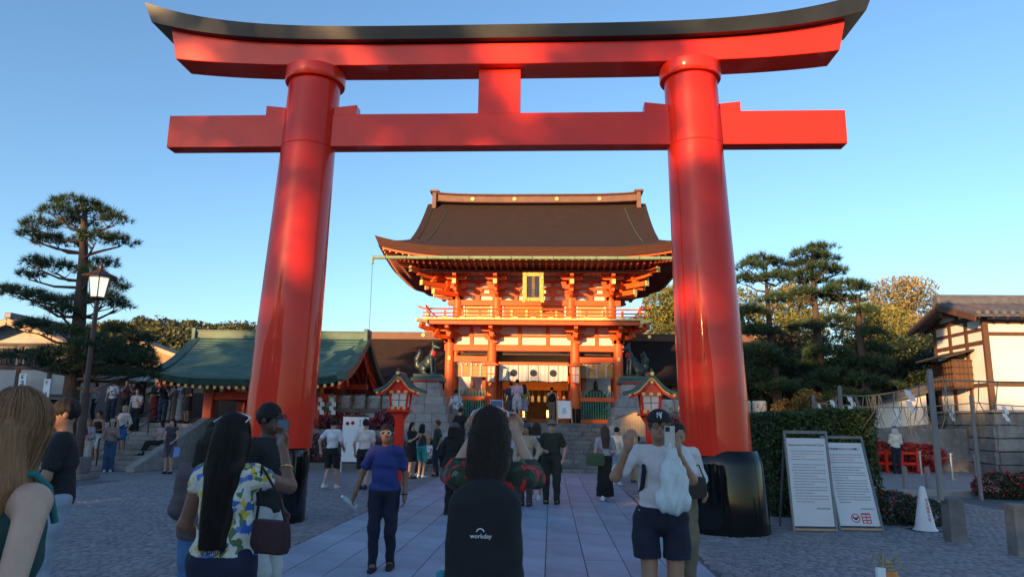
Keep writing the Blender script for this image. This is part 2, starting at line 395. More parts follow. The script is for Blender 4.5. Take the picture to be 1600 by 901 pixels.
# side bays: blinds, valance, pickets, lattice
for s in (-1, 1):
    xa, xb = (2.05, 3.53) if s > 0 else (-3.53, -2.05)
    gb(MB().box(xa, xb, .20, .23, 3.70, 4.34), 'bamboo_blind', M('bamboo_blind', (.42, .24, .09), .7, .15, 3, bump=.4, bscale=40, stretch=(.3, 1, 9)))
    va = MB()
    for i in range(13): va.box(xa+i*(xb-xa)/13+.01, xa+(i+1)*(xb-xa)/13-.01, .13, .15, 4.22+.05*(i % 2), 4.335)
    gb(va, 'valance', white_c)
    for i in range(3):
        st = MB(); x = xa+(xb-xa)*(.22+.28*i)
        for k in range(6): st.box(x-.035, x+.035, .16, .175, 3.72+.10*k, 3.79+.10*k)
        gb(st, 'tassel_cord', white_c)
    gb(MB().box(xa, xb, -.07, .07, 2.66, 2.84), 'lattice_rail', verm2); gb(MB().box(xa, xb, -.07, .07, 1.74, 1.90), 'sill_beam', verm2)
    for i in range(14):
        x = xa+(i+.5)*(xb-xa)/14
        gb(MB().box(x-.026, x+.026, -.02, .03, 1.90, 2.66), 'slat', green_l)
    for i in range(11):
        x = xa+(i+.5)*(xb-xa)/11
        gb(MB().prism([(x-.03, 0, 2.84), (x+.03, 0, 2.84), (x+.03, 0, 3.08), (x, 0, 3.14), (x-.03, 0, 3.08)], (0, -.02, 0), (0, .02, 0)), 'picket', green_l)
    gb(MB().box(xa, xb, 1.7, 1.76, 1.74, 4.7), 'bay_back_wall', white_p)
    gb(MB().box(s*2.13-.03, s*2.13+.03, .3, 1.7, 1.74, 4.7), 'bay_side_wall', wood_d)
    # guardian figure
    gs = SDF(.06); cx = (xa+xb)/2
    gs.ell((0, 0, .25), (.50, .34, .26)).ell((0, .05, .62), (.26, .2, .36)).cap((-.2, 0, .8), (-.46, -.12, .42), .11, .14).cap((.2, 0, .8), (.46, -.12, .42), .11, .14).ell((0, -.02, 1.08), (.11, .12, .14)).ell((0, .02, 1.24), (.08, .09, .10))
    go = empty('guardian_statue', (GX+cx, GY+.85, 2.3), 0, 'seated robed guardian figure behind the green pickets %s of the gate doorway' % ('left' if s < 0 else 'right'), 'statue')
    link('robed_figure', gs.mesh('robed_figure', .04), M('guardian_robe_%d' % s, (.25, .10, .09) if s < 0 else (.03, .025, .02), .7, .4, 6), go)
    MB().box(-.55, .55, -.4, .4, -.56, .02).build('seat_block', wood_d, go)
# noren curtain with round crests
cu = empty('door_curtain', (GX, GY-.06, 3.52), 0, 'white shrine curtain with dark round crests hanging in the gate doorway', 'curtain')
for i in range(7):
    x0 = -1.52+i*.434; ring = []
    mb = MB(); N = 8
    for j in range(N+1):
        x = x0+.012+.41*j/N; y = .025*math.sin(j*1.5+i)+.01*math.sin(i*3)
        ring.append([(x, y, .0+.02*math.sin(i*2+j*.4)), (x, y*.3, .70)])
    mb.loft(ring, closed=False, caps=False); p = mb.build('panel', white_c, cu, smooth=180)
    if i in (1, 3, 5):
        MB().add([(x0+.217+.15*math.cos(a), -.040, .36+.15*math.sin(a)) for a in [k*math.pi/12 for k in range(24)]]+[(x0+.217+.15*math.cos(a), -.036, .36+.15*math.sin(a)) for a in [k*math.pi/12 for k in range(24)]], [tuple(range(24))]+[(k, (k+1) % 24, 24+(k+1) % 24, 24+k) for k in range(24)]).build('crest', navy_c, p)
# bracket complexes
def bracket(out, z0, steps, rise, wide, sx=1., tail=False):
    """stepped bracket arms projecting to -y by out; local column axis at x=0,y=0"""
    mb = MB(); mb.box(-.20*sx, .20*sx, -.20, .20, z0, z0+.14); mb.box(-.14*sx, .14*sx, -.14, .14, z0-.05, z0)
    for i in range(steps):
        zz = z0+.14+i*rise; o = out*(i+1)/steps; a = wide*(.55+.45*(i+1)/steps)
        # arm along the wall at each step, arm outward
        yb = -out*i/steps
        mb.prism([(-a, 0, zz+rise*.62), (-a*.92, 0, zz+rise*.18), (-a*.7, 0, zz), (a*.7, 0, zz), (a*.92, 0, zz+rise*.18), (a, 0, zz+rise*.62)], (0, yb-.07, 0), (0, yb+.07, 0))
        mb.prism([(0, .1, zz), (0, -o*.85-.05, zz), (0, -o-.16, zz+rise*.25), (0, -o-.16, zz+rise*.6), (0, .1, zz+rise*.6)], (-.075*sx, 0, 0), (.075*sx, 0, 0))
        for x in (-a+.09, 0, a-.09):
            mb.box(x-.11, x+.11, yb-.11, yb+.11, zz+rise*.63, zz+rise)
        mb.box(-.11, .11, -o-.11, -o+.11, zz+rise*.63, zz+rise)
    return mb
for x in CXS:
    o = gb(bracket(1.15, 5.20, 2, .30, .50), 'bracket_complex', verm2); o.location.x = x
for s in (-1, 1):                      # corner arms
    o = gb(bracket(1.55, 5.20, 2, .30, .25), 'corner_bracket', verm2); o.location.x = s*3.74; o.rotation_euler.z = s*R(45)
    o = gb(bracket(1.05, 5.20, 2, .30, .45), 'side_bracket', verm2); o.location.x = s*3.74; o.rotation_euler.z = s*R(90)
# balcony
BX, BY = 4.68, -1.60
gb(MB().box(-BX+.12, BX-.12, BY+.10, BY+.28, 5.84, 6.03), 'balcony_beam', verm2)
for s in (-1, 1): gb(MB().box(s*(BX-.21)-.09, s*(BX-.21)+.09, BY+.285, DEP+1.3, 5.84, 6.03), 'balcony_beam', verm2)
gb(MB().box(-BX, BX, BY, DEP+1.6, 6.032, 6.085), 'balcony_floor', M('cream_boards', (.70, .58, .38), .6, .1, 5))
for i in range(34):
    x = -BX+.02+i*(2*BX-.04)/34
    gb(MB().box(x+.006, x+(2*BX-.04)/34-.006, BY-.035, BY-.003, 6.02, 6.10), 'floor_board_end', yellow)
for s in (-1, 1): gb(MB().bar((s*(BX-.1), BY+.05, 5.94), (s*(BX+.28), BY-.28, 5.97), .15, .13), 'corner_beam_end', yellow)
rz = (6.18, 6.32, 6.50)
for s in (-1, 1):
    for k, z in enumerate(rz):
        e = .12 if k < 2 else .32
        gb(MB().tube([(s*(BX-.12), DEP+1.4, z), (s*(BX-.12), BY+.1, z), (s*(BX-.12), BY-.05, z+.01), (s*(BX-.12), BY-e, z+(.10 if k == 2 else 0))], .035 if k == 2 else .028, 8), 'side_rail', verm2)
for k, z in enumerate(rz):
    e = .10 if k < 2 else .30; u = .10 if k == 2 else 0
    gb(MB().tube([(-BX-e, BY+.12, z+u+.004), (-BX-.05, BY+.12, z+.01), (-BX+.2, BY+.12, z), (BX-.2, BY+.12, z), (BX+.05, BY+.12, z+.01), (BX+e, BY+.12, z+u+.004)], .037 if k == 2 else .03, 8), 'rail', verm2)
for i in range(13):
    x = -BX+.12+i*(2*BX-.24)/12
    tall = i in (0, 12)
    gb(MB().cbox((x, BY+.12, 6.26+(.1 if tall else 0)), .10, .085, .35+(.2 if tall else 0)), 'rail_post', verm2)
    gb(MB().cbox((x, BY+.075, 6.13), .22, .03, .07), 'rail_fitting', yellow)
    if i in (0, 12): gb(MB().cbox((x, BY+.07, 6.24), .13, .04, .12), 'corner_fitting', yellow)
# upper storey
gb(MB().box(-3.42, 3.42, .06, .14, 6.09, 8.2), 'upper_wall', plaster)
for x in UX:
    for yy in (0, DEP): gb(MB().lathe([(.23, 6.09), (.225, 7.2)], 16, (x, yy)), 'upper_column', verm2, smooth=35)
gb(MB().box(-3.86, 3.86, -.16, .055, 6.87, 7.12), 'upper_head_beam', verm2, bevel=.01)
for x in UX: gb(MB().tube([(x, -.165, 6.99), (x, -.195, 6.99)], .055, 12), 'nail_cover', gold)
for s in (-1, 1):
    cx = s*2.55
    gb(MB().box(cx-.52, cx+.52, -.02, .057, 6.42, 6.83), 'window_frame', yellow)
    wd = gb(MB().box(cx-.45, cx+.45, -.035, -.022, 6.46, 6.79), 'window', M('dull_green_board', (.20, .20, .10), .6, .1, 4))
    for k in range(5): MB().box(cx-.45, cx+.45, -.055, -.037, 6.49+k*.065, 6.515+k*.065).build('bar', M('gilt_bar', (.42, .36, .16), .5, .1, 5), wd)
    for dx in (-.64, .64): gb(MB().box(cx+dx-.075, cx+dx+.075, -.03, .056, 6.1, 6.86), 'white_strip', plaster)
gb(MB().box(-1.30, 1.30, -.05, .056, 6.10, 6.86), 'door_surround', M('orange_panel', (.62, .15, .02), .5, .1, 4))
gb(MB().box(-1.15, 1.15, -.075, -.052, 6.72, 6.77), 'door_trim', yellow)
for x in (-1.0, -.33, .33, 1.0):
    gb(MB().prism([(x-.16, 0, 6.74), (x+.16, 0, 6.74), (x+.05, 0, 6.66), (x+.05, 0, 6.12), (x-.05, 0, 6.12), (x-.05, 0, 6.66)], (0, -.10, 0), (0, -.078, 0)), 'door_fitting', yellow)
for x in (-1.46, 1.46): gb(MB().box(x-.09, x+.09, -.03, .055, 6.1, 6.86), 'white_strip', plaster)
for z in (7.34, 7.62, 7.92): gb(MB().box(-3.5, 3.5, -.04, .058, z, z+.11), 'upper_rail', verm2)
for x in (-2.55, -.83, .83, 2.55):
    gb(MB().box(x-.09, x+.09, -.06, .057, 7.13, 7.9), 'strut', verm2)
    gb(MB().box(x-.2, x+.2, -.08, .05, 7.5, 7.62), 'strut_block', verm2)
for x in UX:
    o = gb(bracket(1.45, 7.13, 3, .31, .50), 'eave_bracket', verm2); o.location.x = x
    gb(MB().bar((x, .2, 8.05), (x, -1.55, 7.72), .15, .19), 'tail_rafter', verm2)
    gb(MB().bar((x, -1.551, 7.72), (x, -1.60, 7.71), .17, .21), 'tail_rafter_end', yellow)
    gb(MB().bar((x, .2, 7.62), (x, -1.25, 7.42), .13, .14), 'nose_arm', verm2)
for s in (-1, 1):
    for ang, z0, z1, L in ((45, 7.95, 8.18, 2.75), (45, 7.62, 7.66, 2.15), (90, 7.95, 7.72, 1.6), (67, 7.75, 7.95, 1.8), (45, 7.36, 7.36, 1.5), (90, 7.40, 7.38, 1.2)):
        a = R(ang); p0 = (s*3.34, .1, z0); p1 = (s*(3.34+math.sin(a)*L), .1-math.cos(a)*L, z1); p2 = (s*(3.34+math.sin(a)*(L+.05)), .1-math.cos(a)*(L+.05), z1)
        gb(MB().bar(p0, p1, .17, .20), 'corner_tail_rafter', verm2); gb(MB().bar(p1, p2, .19, .22), 'tail_rafter_end', yellow)
    o = gb(bracket(2.1, 7.13, 3, .31, .25), 'corner_eave_bracket', verm2); o.location.x = s*3.44; o.rotation_euler.z = s*R(45)
    for yy in (0, MID, DEP):
        o = gb(bracket(1.45, 7.13, 3, .31, .50), 'side_eave_bracket', verm2); o.location.x = s*3.44; o.location.y = yy; o.rotation_euler.z = s*R(90)
gb(MB().box(-5.1, 5.1, -1.62, -1.46, 8.07, 8.22), 'eave_purlin', red_shade)
for s in (-1, 1): gb(MB().box(s*4.96-.08, s*4.96+.08, -1.45, DEP+1.6, 8.07, 8.22), 'eave_purlin', red_shade)
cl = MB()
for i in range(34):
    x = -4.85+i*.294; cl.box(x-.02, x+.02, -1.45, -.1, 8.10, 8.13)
o = gb(cl, 'ceiling_lattice', red_shade); o['kind'] = 'stuff'
gb(MB().box(-4.9, 4.9, -1.45, DEP+1.5, 8.225, 8.26), 'soffit', M('soffit_shade_cream', (.30, .24, .18), .7, .1, 3))  # cream boards painted darker to stand in for the eave shade
# roof shape: front/back planes with hips at the skirt, corners lifted
RH, RD0, RD1 = 6.66, -3.0, DEP+3.0; RYC = (RD0+RD1)/2; XG = 5.30
def zroof(x, y):
    df = min(y-RD0, RD1-y); ds = RH-abs(x)
    d = df if abs(x) <= XG else min(df, ds)
    d = max(d, 0); z = 8.87+.427*d+.0465*d*d
    tx = max(0, (abs(x)-2.6)/3.95); ty = max(0, (abs(y-RYC)-1.6)/3.6)
    lift = .46*(tx**2.4)*(ty**1.5 if ty < 1 else 1)
    return z+lift*math.exp(-max(d, 0)/1.6)
def roofsheet(xs, ys, off=0.):
    mb = MB(); mb.loft([[(x, y, zroof(x, y)+off) for x in xs] for y in ys], closed=False, caps=False); return mb
xs = list(np.linspace(-XG, XG, 45)); ysf = list(np.linspace(RD0, RYC, 26)); ysb = list(np.linspace(RYC, RD1, 26))
gb(roofsheet(xs, ysf), 'roof', bark_roof, smooth=180); gb(roofsheet(xs, ysb), 'roof', bark_roof, smooth=180)
for s in (-1, 1):
    xs2 = sorted(s*v for v in np.linspace(XG, RH, 9)); gb(roofsheet(xs2, list(np.linspace(RD0, RD1, 60))), 'roof_skirt', bark_roof, smooth=40)
    # gable wall and verge
    ys = list(np.linspace(RD0+1.25, RD1-1.25, 40))
    g1 = MB(); low = zroof(s*(XG+.01), RYC)-.1
    g1.loft([[(s*(XG-.55), y, 9.2), (s*(XG-.55), y, zroof(0, y)-.05)] for y in ys], closed=False, caps=False); gb(g1, 'gable_wall', verm2)
    vg = MB(); vg.loft([[(s*(XG-.25), y, zroof(s*XG, y)+.02), (s*(XG+.06), y, zroof(s*XG, y)+.05), (s*(XG+.06), y, zroof(s*XG, y)-.34), (s*(XG-.25), y, zroof(s*XG, y)-.30)] for y in ys]); gb(vg, 'verge', bark_roof)
# thick eave lip
per = [(x, RD0) for x in np.linspace(-RH, RH, 61)]+[(RH, y) for y in np.linspace(RD0, RD1, 41)[1:]]+[(x, RD1) for x in np.linspace(RH, -RH, 61)[1:]]+[(-RH, y) for y in np.linspace(RD1, RD0, 41)[1:-1]]
def insetp(x, y, d): return (x-math.copysign(min(d, abs(x)), x) if abs(abs(x)-RH) < 1e-6 else x, y+(d if y <= RD0+1e-6 else -d if y >= RD1-1e-6 else 0))
rings = []
for x, y in per:
    xi, yi = insetp(x, y, .16); xj, yj = insetp(x, y, .5); z = zroof(x, y)
    rings.append([(x, y, z+.005), (xi, yi, z-.36), (xj, yj, z-.34)])
rings.append(rings[0]); lip = MB().loft(rings, closed=False, caps=False); gb(lip, 'eave_edge', bark_edge, smooth=40)
rings = []
for x, y in per:
    xi, yi = insetp(x, y, .14); z = zroof(x, y); xj = x/RH*4.9 if abs(abs(x)-RH) < 1e-6 else x*.75; 
    yj = max(min(y, RD1-1.4), RD0+1.4); rings.append([(xi, yi, z-.35), (xj, yj, 8.27)])
rings.append(rings[0]); gb(MB().loft(rings, closed=False, caps=False), 'eave_soffit', red_shade)
# rafters in two tiers with gilt ends
r1, r2, re = MB(), MB(), MB()
def raft(xo, yo, xi, yi, z1):
    r1.bar((xi, yi, 8.24), ((xi*.35+xo*.65), (yi*.35+yo*.65), 8.24+(z1-8.24)*.45), .085, .10)
    r2.bar(((xi*.5+xo*.5), (yi*.5+yo*.5), 8.24+(z1-8.24)*.5), (xo, yo, z1), .075, .09)
    re.bar((xo, yo, z1), (xo+(xo-xi)*.01, yo+(yo-yi)*.01, z1), .08, .095)
for i in range(47):
    x = -RH+.35+i*(2*RH-.7)/46; z1 = zroof(x, RD0)-.43; xi = max(-5.0, min(5.0, x)); raft(x, RD0+.32, xi, -1.5, z1)
for s in (-1, 1):
    for i in range(36):
        y = RD0+.4+i*(RD1-RD0-.8)/35; z1 = zroof(s*RH, y)-.43; yi = max(-1.5, min(DEP+1.5, y)); raft(s*(RH-.32), y, s*4.95, yi, z1)
for mb_, nm, mt in ((r1, 'base_rafters', red_shade), (r2, 'flying_rafters', red_shade), (re, 'rafter_ends', yellow)):
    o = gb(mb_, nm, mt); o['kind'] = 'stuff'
fas = MB(); fas.loft([[(x, RD0+.34, zroof(x, RD0)-.44), (x, RD0+.20, zroof(x, RD0)-.44), (x, RD0+.20, zroof(x, RD0)-.35), (x, RD0+.34, zroof(x, RD0)-.35)] for x in np.linspace(-RH+.3, RH-.3, 50)]); gb(fas, 'eave_board', verm2)
# ridge
rr = MB(); rr.loft([[(x, RYC-.42, 12.28+.10*(x/5)**4), (x, RYC-.30, 12.36+.10*(x/5)**4), (x, RYC-.30, 12.62+.12*(x/5)**4), (x, RYC-.36, 12.66+.12*(x/5)**4), (x, RYC+.36, 12.66+.12*(x/5)**4), (x, RYC+.30, 12.36+.1*(x/5)**4), (x, RYC+.42, 12.28+.1*(x/5)**4)] for x in np.linspace(-5.0, 5.0, 21)])
rg = gb(rr, 'ridge', ridge_m, bevel=.01)
MB().loft([[(x, RYC-.44, 12.675+.12*(x/5)**4), (x, RYC+.44, 12.675+.12*(x/5)**4), (x, RYC+.3, 12.77+.12*(x/5)**4), (x, RYC-.3, 12.77+.12*(x/5)**4)] for x in np.linspace(-5.1, 5.1, 21)]).build('ridge_cap', M('grey_ridge_cap', (.25, .21, .19), .6, .2, 4), rg)
for s in (-1, 1):
    MB().prism([(s*5.0, RYC-.46, 12.0), (s*5.0, RYC-.42, 12.84), (s*5.0, RYC+.42, 12.84), (s*5.0, RYC+.46, 12.0)], (-.10, 0, 0), (.10, 0, 0)).build('ridge_end', ridge_m, rg, bevel=.02)
    MB().prism([(s*5.0, RYC-.5, 12.84), (s*5.0, RYC-.5, 12.93), (s*5.0, RYC+.5, 12.93), (s*5.0, RYC+.5, 12.84)], (-.22, 0, 0), (.22, 0, 0)).build('ridge_end_cap', ridge_m, rg)
for x in (-3.12, -1.05, 1.02, 3.1): MB().tube([(x, RYC-.30, 12.50), (x, RYC-.335, 12.50)], .095, 20).build('crest', gold, rg)
for s in (-1, 1):          # lightning wires laid down the roof
    gb(MB().tube([(s*(4.3+.35*t), RYC-.4+(RD0+1.3-RYC)*t, zroof(s*4.5, RYC-.4+(RD0+1.3-RYC)*t)+.02) for t in np.linspace(0, 1, 14)], .012, 5), 'wire', copper)
# gutter
gt = gb(MB().tube([(-6.66, -3.14, 8.38), (6.7, -3.14, 8.37)], .075, 12), 'gutter', M('green_gutter', (.20, .28, .16), .5, .2, 3), smooth=40)
for i in range(15):
    x = -6.1+i*.87; MB().tube([(x-.012, -3.14, 8.375), (x+.012, -3.14, 8.375)], .085, 12).build('gutter_joint', copper_d, gt)
MB().tube([(-6.65, -3.14, 8.36), (-6.65, -3.14, 8.10)], .05, 8).build('spout', M('green_gutter', (0, 0, 0)), gt)
gb(MB().tube([(-6.65, -3.14, 8.10), (-6.64, -3.14, 5.0), (-6.65, -3.14, 1.75)], .012, 5), 'rain_chain', copper_d)
# name board
pq = empty('name_plaque', (GX+.0, GY-1.42, 6.86), 0, 'dark blue shrine name board in an ornate gold frame under the eaves', 'plaque'); pq.rotation_euler.x = R(11)
gf = M('carved_gilding', (.55, .40, .12), .4, .5, 22, bump=1., bscale=28, metal=.6)
for a in ((-.45, -.27, 0, 1.24), (.27, .45, 0, 1.24), (-.268, .268, 0, .17), (-.268, .268, 1.07, 1.24)): MB().box(a[0], a[1], -.06, .06, a[2], a[3]).build('frame', gf, pq, bevel=.015)
for x in (-.40, .40): MB().box(x-.07, x+.07, -.09, -.062, -.06, .10).build('corner_boss', gf, pq, bevel=.02)
MB().box(-.268, .268, -.02, .02, .171, 1.069).build('board', M('midnight_blue', (.018, .020, .05), .5, .2, 5), pq)
put_text('lettering', '伏見稲荷大社', .15, gold, pq, (0, -.026, .62), (R(90), 0, 0), True)
# ------------------------------------------------------------------ foliage helpers
def leaf_mesh(name, C, size, seed=0, aspect=.6, tint=None, flat=0.):
    """C (n,3) leaf centres -> bent leaf quads facing all ways"""
    g_ = np.random.default_rng(seed); n = len(C); sz = size*(.6+.8*g_.random(n))
    a = g_.normal(size=(n, 3)); a[:, 2] *= (1-flat); a /= np.linalg.norm(a, axis=1)[:, None]
    b = g_.normal(size=(n, 3)); b[:, 2] *= (1-flat); b -= (b*a).sum(1)[:, None]*a; b /= np.linalg.norm(b, axis=1)[:, None]+1e-9
    u = a*sz[:, None]; v = b*(sz*aspect)[:, None]
    V = np.stack([C-u, C-v*.5+np.cross(a, b)*(sz*.12)[:, None], C+u, C+v*.5+np.cross(a, b)*(sz*.12)[:, None]], 1)
    Fq = np.arange(n*4).reshape(n, 4)
    return mesh_np(name, V.reshape(-1, 3), Fq, g_.random(n) if tint is None else tint)
def ell_pts(blobs, n, seed=0, hollow=.55):
    """points spread through ellipsoids [(c, r)], denser at their skin; returns points and a per-clump tint"""
    g_ = np.random.default_rng(seed); w_ = np.array([b[1][0]*b[1][1]+b[1][1]*b[1][2]+b[1][0]*b[1][2] for b in blobs]); cnt = np.maximum((n*w_/w_.sum()).astype(int), 8)
    out, tn = [], []
    for (c, r), k in zip(blobs, cnt):
        d = g_.normal(size=(k, 3)); d /= np.linalg.norm(d, axis=1)[:, None]; rad = hollow+(1.06-hollow)*g_.random(k)**.6
        out.append(np.array(c)+d*rad[:, None]*np.array(r)); tn.append(np.clip(g_.random()*.6+.4*g_.random(k), 0, 1))
    return np.concatenate(out), np.concatenate(tn)
def needle_mesh(name, P, D, nn, length, width, seed=0):
    g_ = np.random.default_rng(seed); n = len(P)
    d = g_.normal(size=(n, nn, 3))*.75+D[:, None, :]; d /= np.linalg.norm(d, axis=2)[:, :, None]
    s = g_.normal(size=(n, nn, 3)); s = np.cross(d, s); s /= np.linalg.norm(s, axis=2)[:, :, None]+1e-9
    L = length*(.7+.6*g_.random((n, nn, 1))); B = P[:, None, :]
    V = np.stack([B-s*width*.5, B+s*width*.5, B+d*L], 2).reshape(-1, 3)
    return mesh_np(name, V, np.arange(len(V)).reshape(-1, 3), np.repeat(g_.random(n), nn))
needle_m = M('pine_needles', (.030, .062, .022), .55, .25, 2, attr=True, rnd=.45)
pbark = M('pine_bark', (.060, .042, .032), .9, .4, 6, bump=.8, bscale=14, stretch=(1, 1, .4))
def leafmat(name, c, c2=None, rnd=.45): return M(name, c, .55, .25, 1.2, col2=c2, attr=True, rnd=rnd)
def pine(name, base, trunk, pads, label, seed, dens=34, group='pine trees', nlen=.20, nn=16, nw=.016):
    """trunk: [(x,y,z,r)], pads: [(x,y,z,rx,ry,rz)] relative to base"""
    root = empty(name, base, 0, label, 'tree', group)
    MB().tube([t[:3] for t in trunk], [t[3] for t in trunk], 10).build('trunk', pbark, root, smooth=60)
    g_ = np.random.default_rng(seed); br = MB(); P, D = [], []
    tz = np.array([t[2] for t in trunk]); tx = np.array([t[0] for t in trunk]); ty = np.array([t[1] for t in trunk])
    for (x, y, z, rx, ry, rz) in pads:
        z0 = min(max(z-rz*1.1-.15, tz[0]), tz[-1]-.05); s = Vector((np.interp(z0, tz, tx), np.interp(z0, tz, ty), z0)); e = Vector((x, y, z-rz*.5))
        mid = s.lerp(e, .5)+Vector((0, 0, -.10+g_.normal()*.05)); br.tube([s, mid, e], [.055, .04, .022], 6)
        m_ = max(4, int(rx*ry*5))
        for k in range(m_):
            a = g_.random()*6.28; q = .35+.6*g_.random(); t = Vector((x+rx*q*math.cos(a), y+ry*q*math.sin(a), z-rz*.15+g_.normal()*.05)); o_ = mid.lerp(e, .3+.7*g_.random())
            br.tube([o_, o_.lerp(t, .5)+Vector((0, 0, -.04)), t], [.022, .015, .008], 5)
        k = int(dens*(rx*ry)**.8*6); a = g_.random(k)*6.283; q = np.sqrt(g_.random(k)); h = np.sqrt(np.maximum(1-q*q, 0))*(.15+.95*g_.random(k))-.25
        lump = .16*np.sin(a*3+seed)+.14*np.sin(a*5+x*7)
        q = q*(1+lump)
        P.append(np.c_[x+rx*q*np.cos(a), y+ry*q*np.sin(a), z+rz*h]); dd = np.c_[np.cos(a)*q*.8, np.sin(a)*q*.8, np.full(k, .75)]; D.append(dd)
    br.build('branches', pbark, root)
    P = np.concatenate(P); D = np.concatenate(D)
    link('crown', needle_mesh('crown', P, D, nn, nlen, nw, seed), needle_m, root)
    return root
def broadleaf(name, base, h, blobs, n, leaf, mat, label, seed, group, trunk_r=.22, bark=None, cat='tree', hollow=.5):
    root = empty(name, base, 0, label, cat, group); g_ = np.random.default_rng(seed)
    mb = MB(); mb.tube([(0, 0, 0), (g_.normal()*.1, g_.normal()*.1, h*.3), (g_.normal()*.2, g_.normal()*.2, h*.55), (g_.normal()*.3, g_.normal()*.2, h*.8)], [trunk_r, trunk_r*.8, trunk_r*.55, trunk_r*.2], 9)
    for c, r in blobs: mb.tube([(0, 0, h*(.25+.25*g_.random())), Vector(c)*.55+Vector((0, 0, h*.18)), c], [trunk_r*.4, trunk_r*.25, trunk_r*.08], 6)
    mb.build('trunk', bark or pbark, root, smooth=60)
    P, t = ell_pts(blobs, n, seed, hollow); link('crown', leaf_mesh('crown', P, leaf, seed, tint=t), mat, root)
    return root
def rblobs(seed, n, R_, z0, z1, rr=(.35, .5)):
    g_ = random.Random(seed); o = []
    for i in range(n):
        t = (i+.5)/n; z = z0+(z1-z0)*t; wd = R_*math.sin(math.pi*(.18+.72*t))**.8; a = i*2.4+g_.random(); q = wd*(.25+.5*g_.random()); r = R_*g_.uniform(*rr)
        o.append(((q*math.cos(a), q*math.sin(a), z), (r, r, r*.75)))
    return o
# ------------------------------------------------------------------ stone stairs and terraces of the gate
st = empty('stairs', (0, 0, 0)); st['kind'] = 'structure'; st['label'] = 'wide weathered stone stairs rising to the gate'
SX0, SX1, SY0 = -4.62, 2.42, 25.7; NS = 11; RISE = 1.72/NS; TR = .30
rg_ = random.Random(11)
for i in range(NS):
    x = SX0+.01; z0 = i*RISE
    while x < SX1-.05:
        wd = rg_.choice((.8, 1.0, 1.25, 1.5)); x1 = min(x+wd, SX1-.01)
        if SX1-x1 < .3: x1 = SX1-.01
        o = MB().box(x+.006, x1-.006, SY0+i*TR+rg_.uniform(-.008, .008), SY0+NS*TR+.3, z0+.003, z0+RISE-rg_.uniform(0, .006)).build('step_stone', stone_d, st, bevel=.012); x = x1
ter = empty('terrace', (0, 0, 0)); ter['kind'] = 'structure'; ter['label'] = 'raised stone terrace the gate stands on'
MB().box(-26, 26, 29.35, 75, -.02, 1.715).build('terrace_fill', stone_d, ter)
for s, xa, xb in ((-1, -11.5, -5.05), (1, 2.85, 9.5)):
    # cheek wall with sloping cap stone beside the stairs
    cx = SX0-.22 if s < 0 else SX1+.22
    MB().prism([(cx, 25.35, 0), (cx, 25.35, .28), (cx, 28.85, 2.0), (cx, 29.34, 2.0), (cx, 29.34, 0)], (-.21, 0, 0), (.21, 0, 0)).build('stair_cheek', stone, ter, bevel=.015)
    # lower kerb, lower bed, upper retaining wall of coursed blocks
    MB().box(xa, xb, 25.5, 25.75, -.02, .22).build('bed_kerb', stone_d, ter, bevel=.015)
    MB().box(xa, xb, 25.751, 26.6, -.02, .18).build('soil_bed', M('soil', (.05, .035, .025), .95, .3, 5, bump=.6), ter)
    for c in range(3):
        x = xa
        while x < xb-.05:
            x1 = min(x+rg_.choice((.9, 1.2, 1.5)), xb)
            MB().box(x+.004, x1-.004, 26.62+rg_.uniform(-.008, .008), 27.0, .02+c*.45, .02+(c+1)*.45-.006).build('wall_block', stone_d, ter, bevel=.012); x = x1
    MB().box(xa, xb, 27.0, 29.345, -.02, 1.30).build('bed_fill', MATS['soil'], ter)
# azaleas: dark leaves with pink flowers
az_leaf = leafmat('azalea_leaf', (.028, .045, .018)); az_pink = leafmat('azalea_pink', (.33, .035, .085), rnd=.4); az_red = leafmat('azalea_red', (.50, .035, .03), rnd=.3)
def azalea(base, blobs, n, nf, label, seed, flower=None, group='azalea bushes', leaf=.045, cat='bush'):
    root = empty('azalea_bush', base, 0, label, cat, group)
    P, t = ell_pts(blobs, n, seed, .75); P = P[P[:, 2] > .0]; link('foliage', leaf_mesh('foliage', P, leaf, seed), az_leaf, root)
    if nf:
        P, t = ell_pts([(c, (r[0]*1.04, r[1]*1.04, r[2]*1.05)) for c, r in blobs], nf, seed+9, .95); P = P[P[:, 2] > .12]
        link('flowers', leaf_mesh('flowers', P, leaf*1.15, seed+3, .9), flower or az_pink, root)
    return root
def row(n, L, ry, h, seed):
    g_ = random.Random(seed); return [((-L/2+L*(i+.5)/n+g_.uniform(-.1, .1), g_.uniform(-.1, .1), h*.42+g_.uniform(-.05, .05)), (L/n*.75, ry, h*.55)) for i in range(n)]
azalea((-8.4, 26.15, .15), row(7, 6.2, .45, 1.05, 1), 9000, 2200, 'dark azalea hedge with sparse pink flowers at the foot of the left terrace wall', 21)
azalea((-5.75, 27.6, 1.3), row(3, 1.9, .45, .85, 2), 4500, 3000, 'rounded pink azalea hedge beside the left fox pedestal', 22)
azalea((-9.3, 27.5, 1.3), row(6, 4.6, .4, .65, 3), 5000, 2600, 'long pink azalea row on the upper left terrace below the barrels', 23)
azalea((6.1, 26.15, .15), row(7, 6.0, .45, 1.0, 4), 8000, 2000, 'dark azalea hedge at the foot of the right terrace wall', 24)
azalea((6.3, 27.5, 1.3), row(6, 5.0, .4, .7, 5), 5000, 3000, 'pink azalea row on the upper right terrace below the barrels', 25)
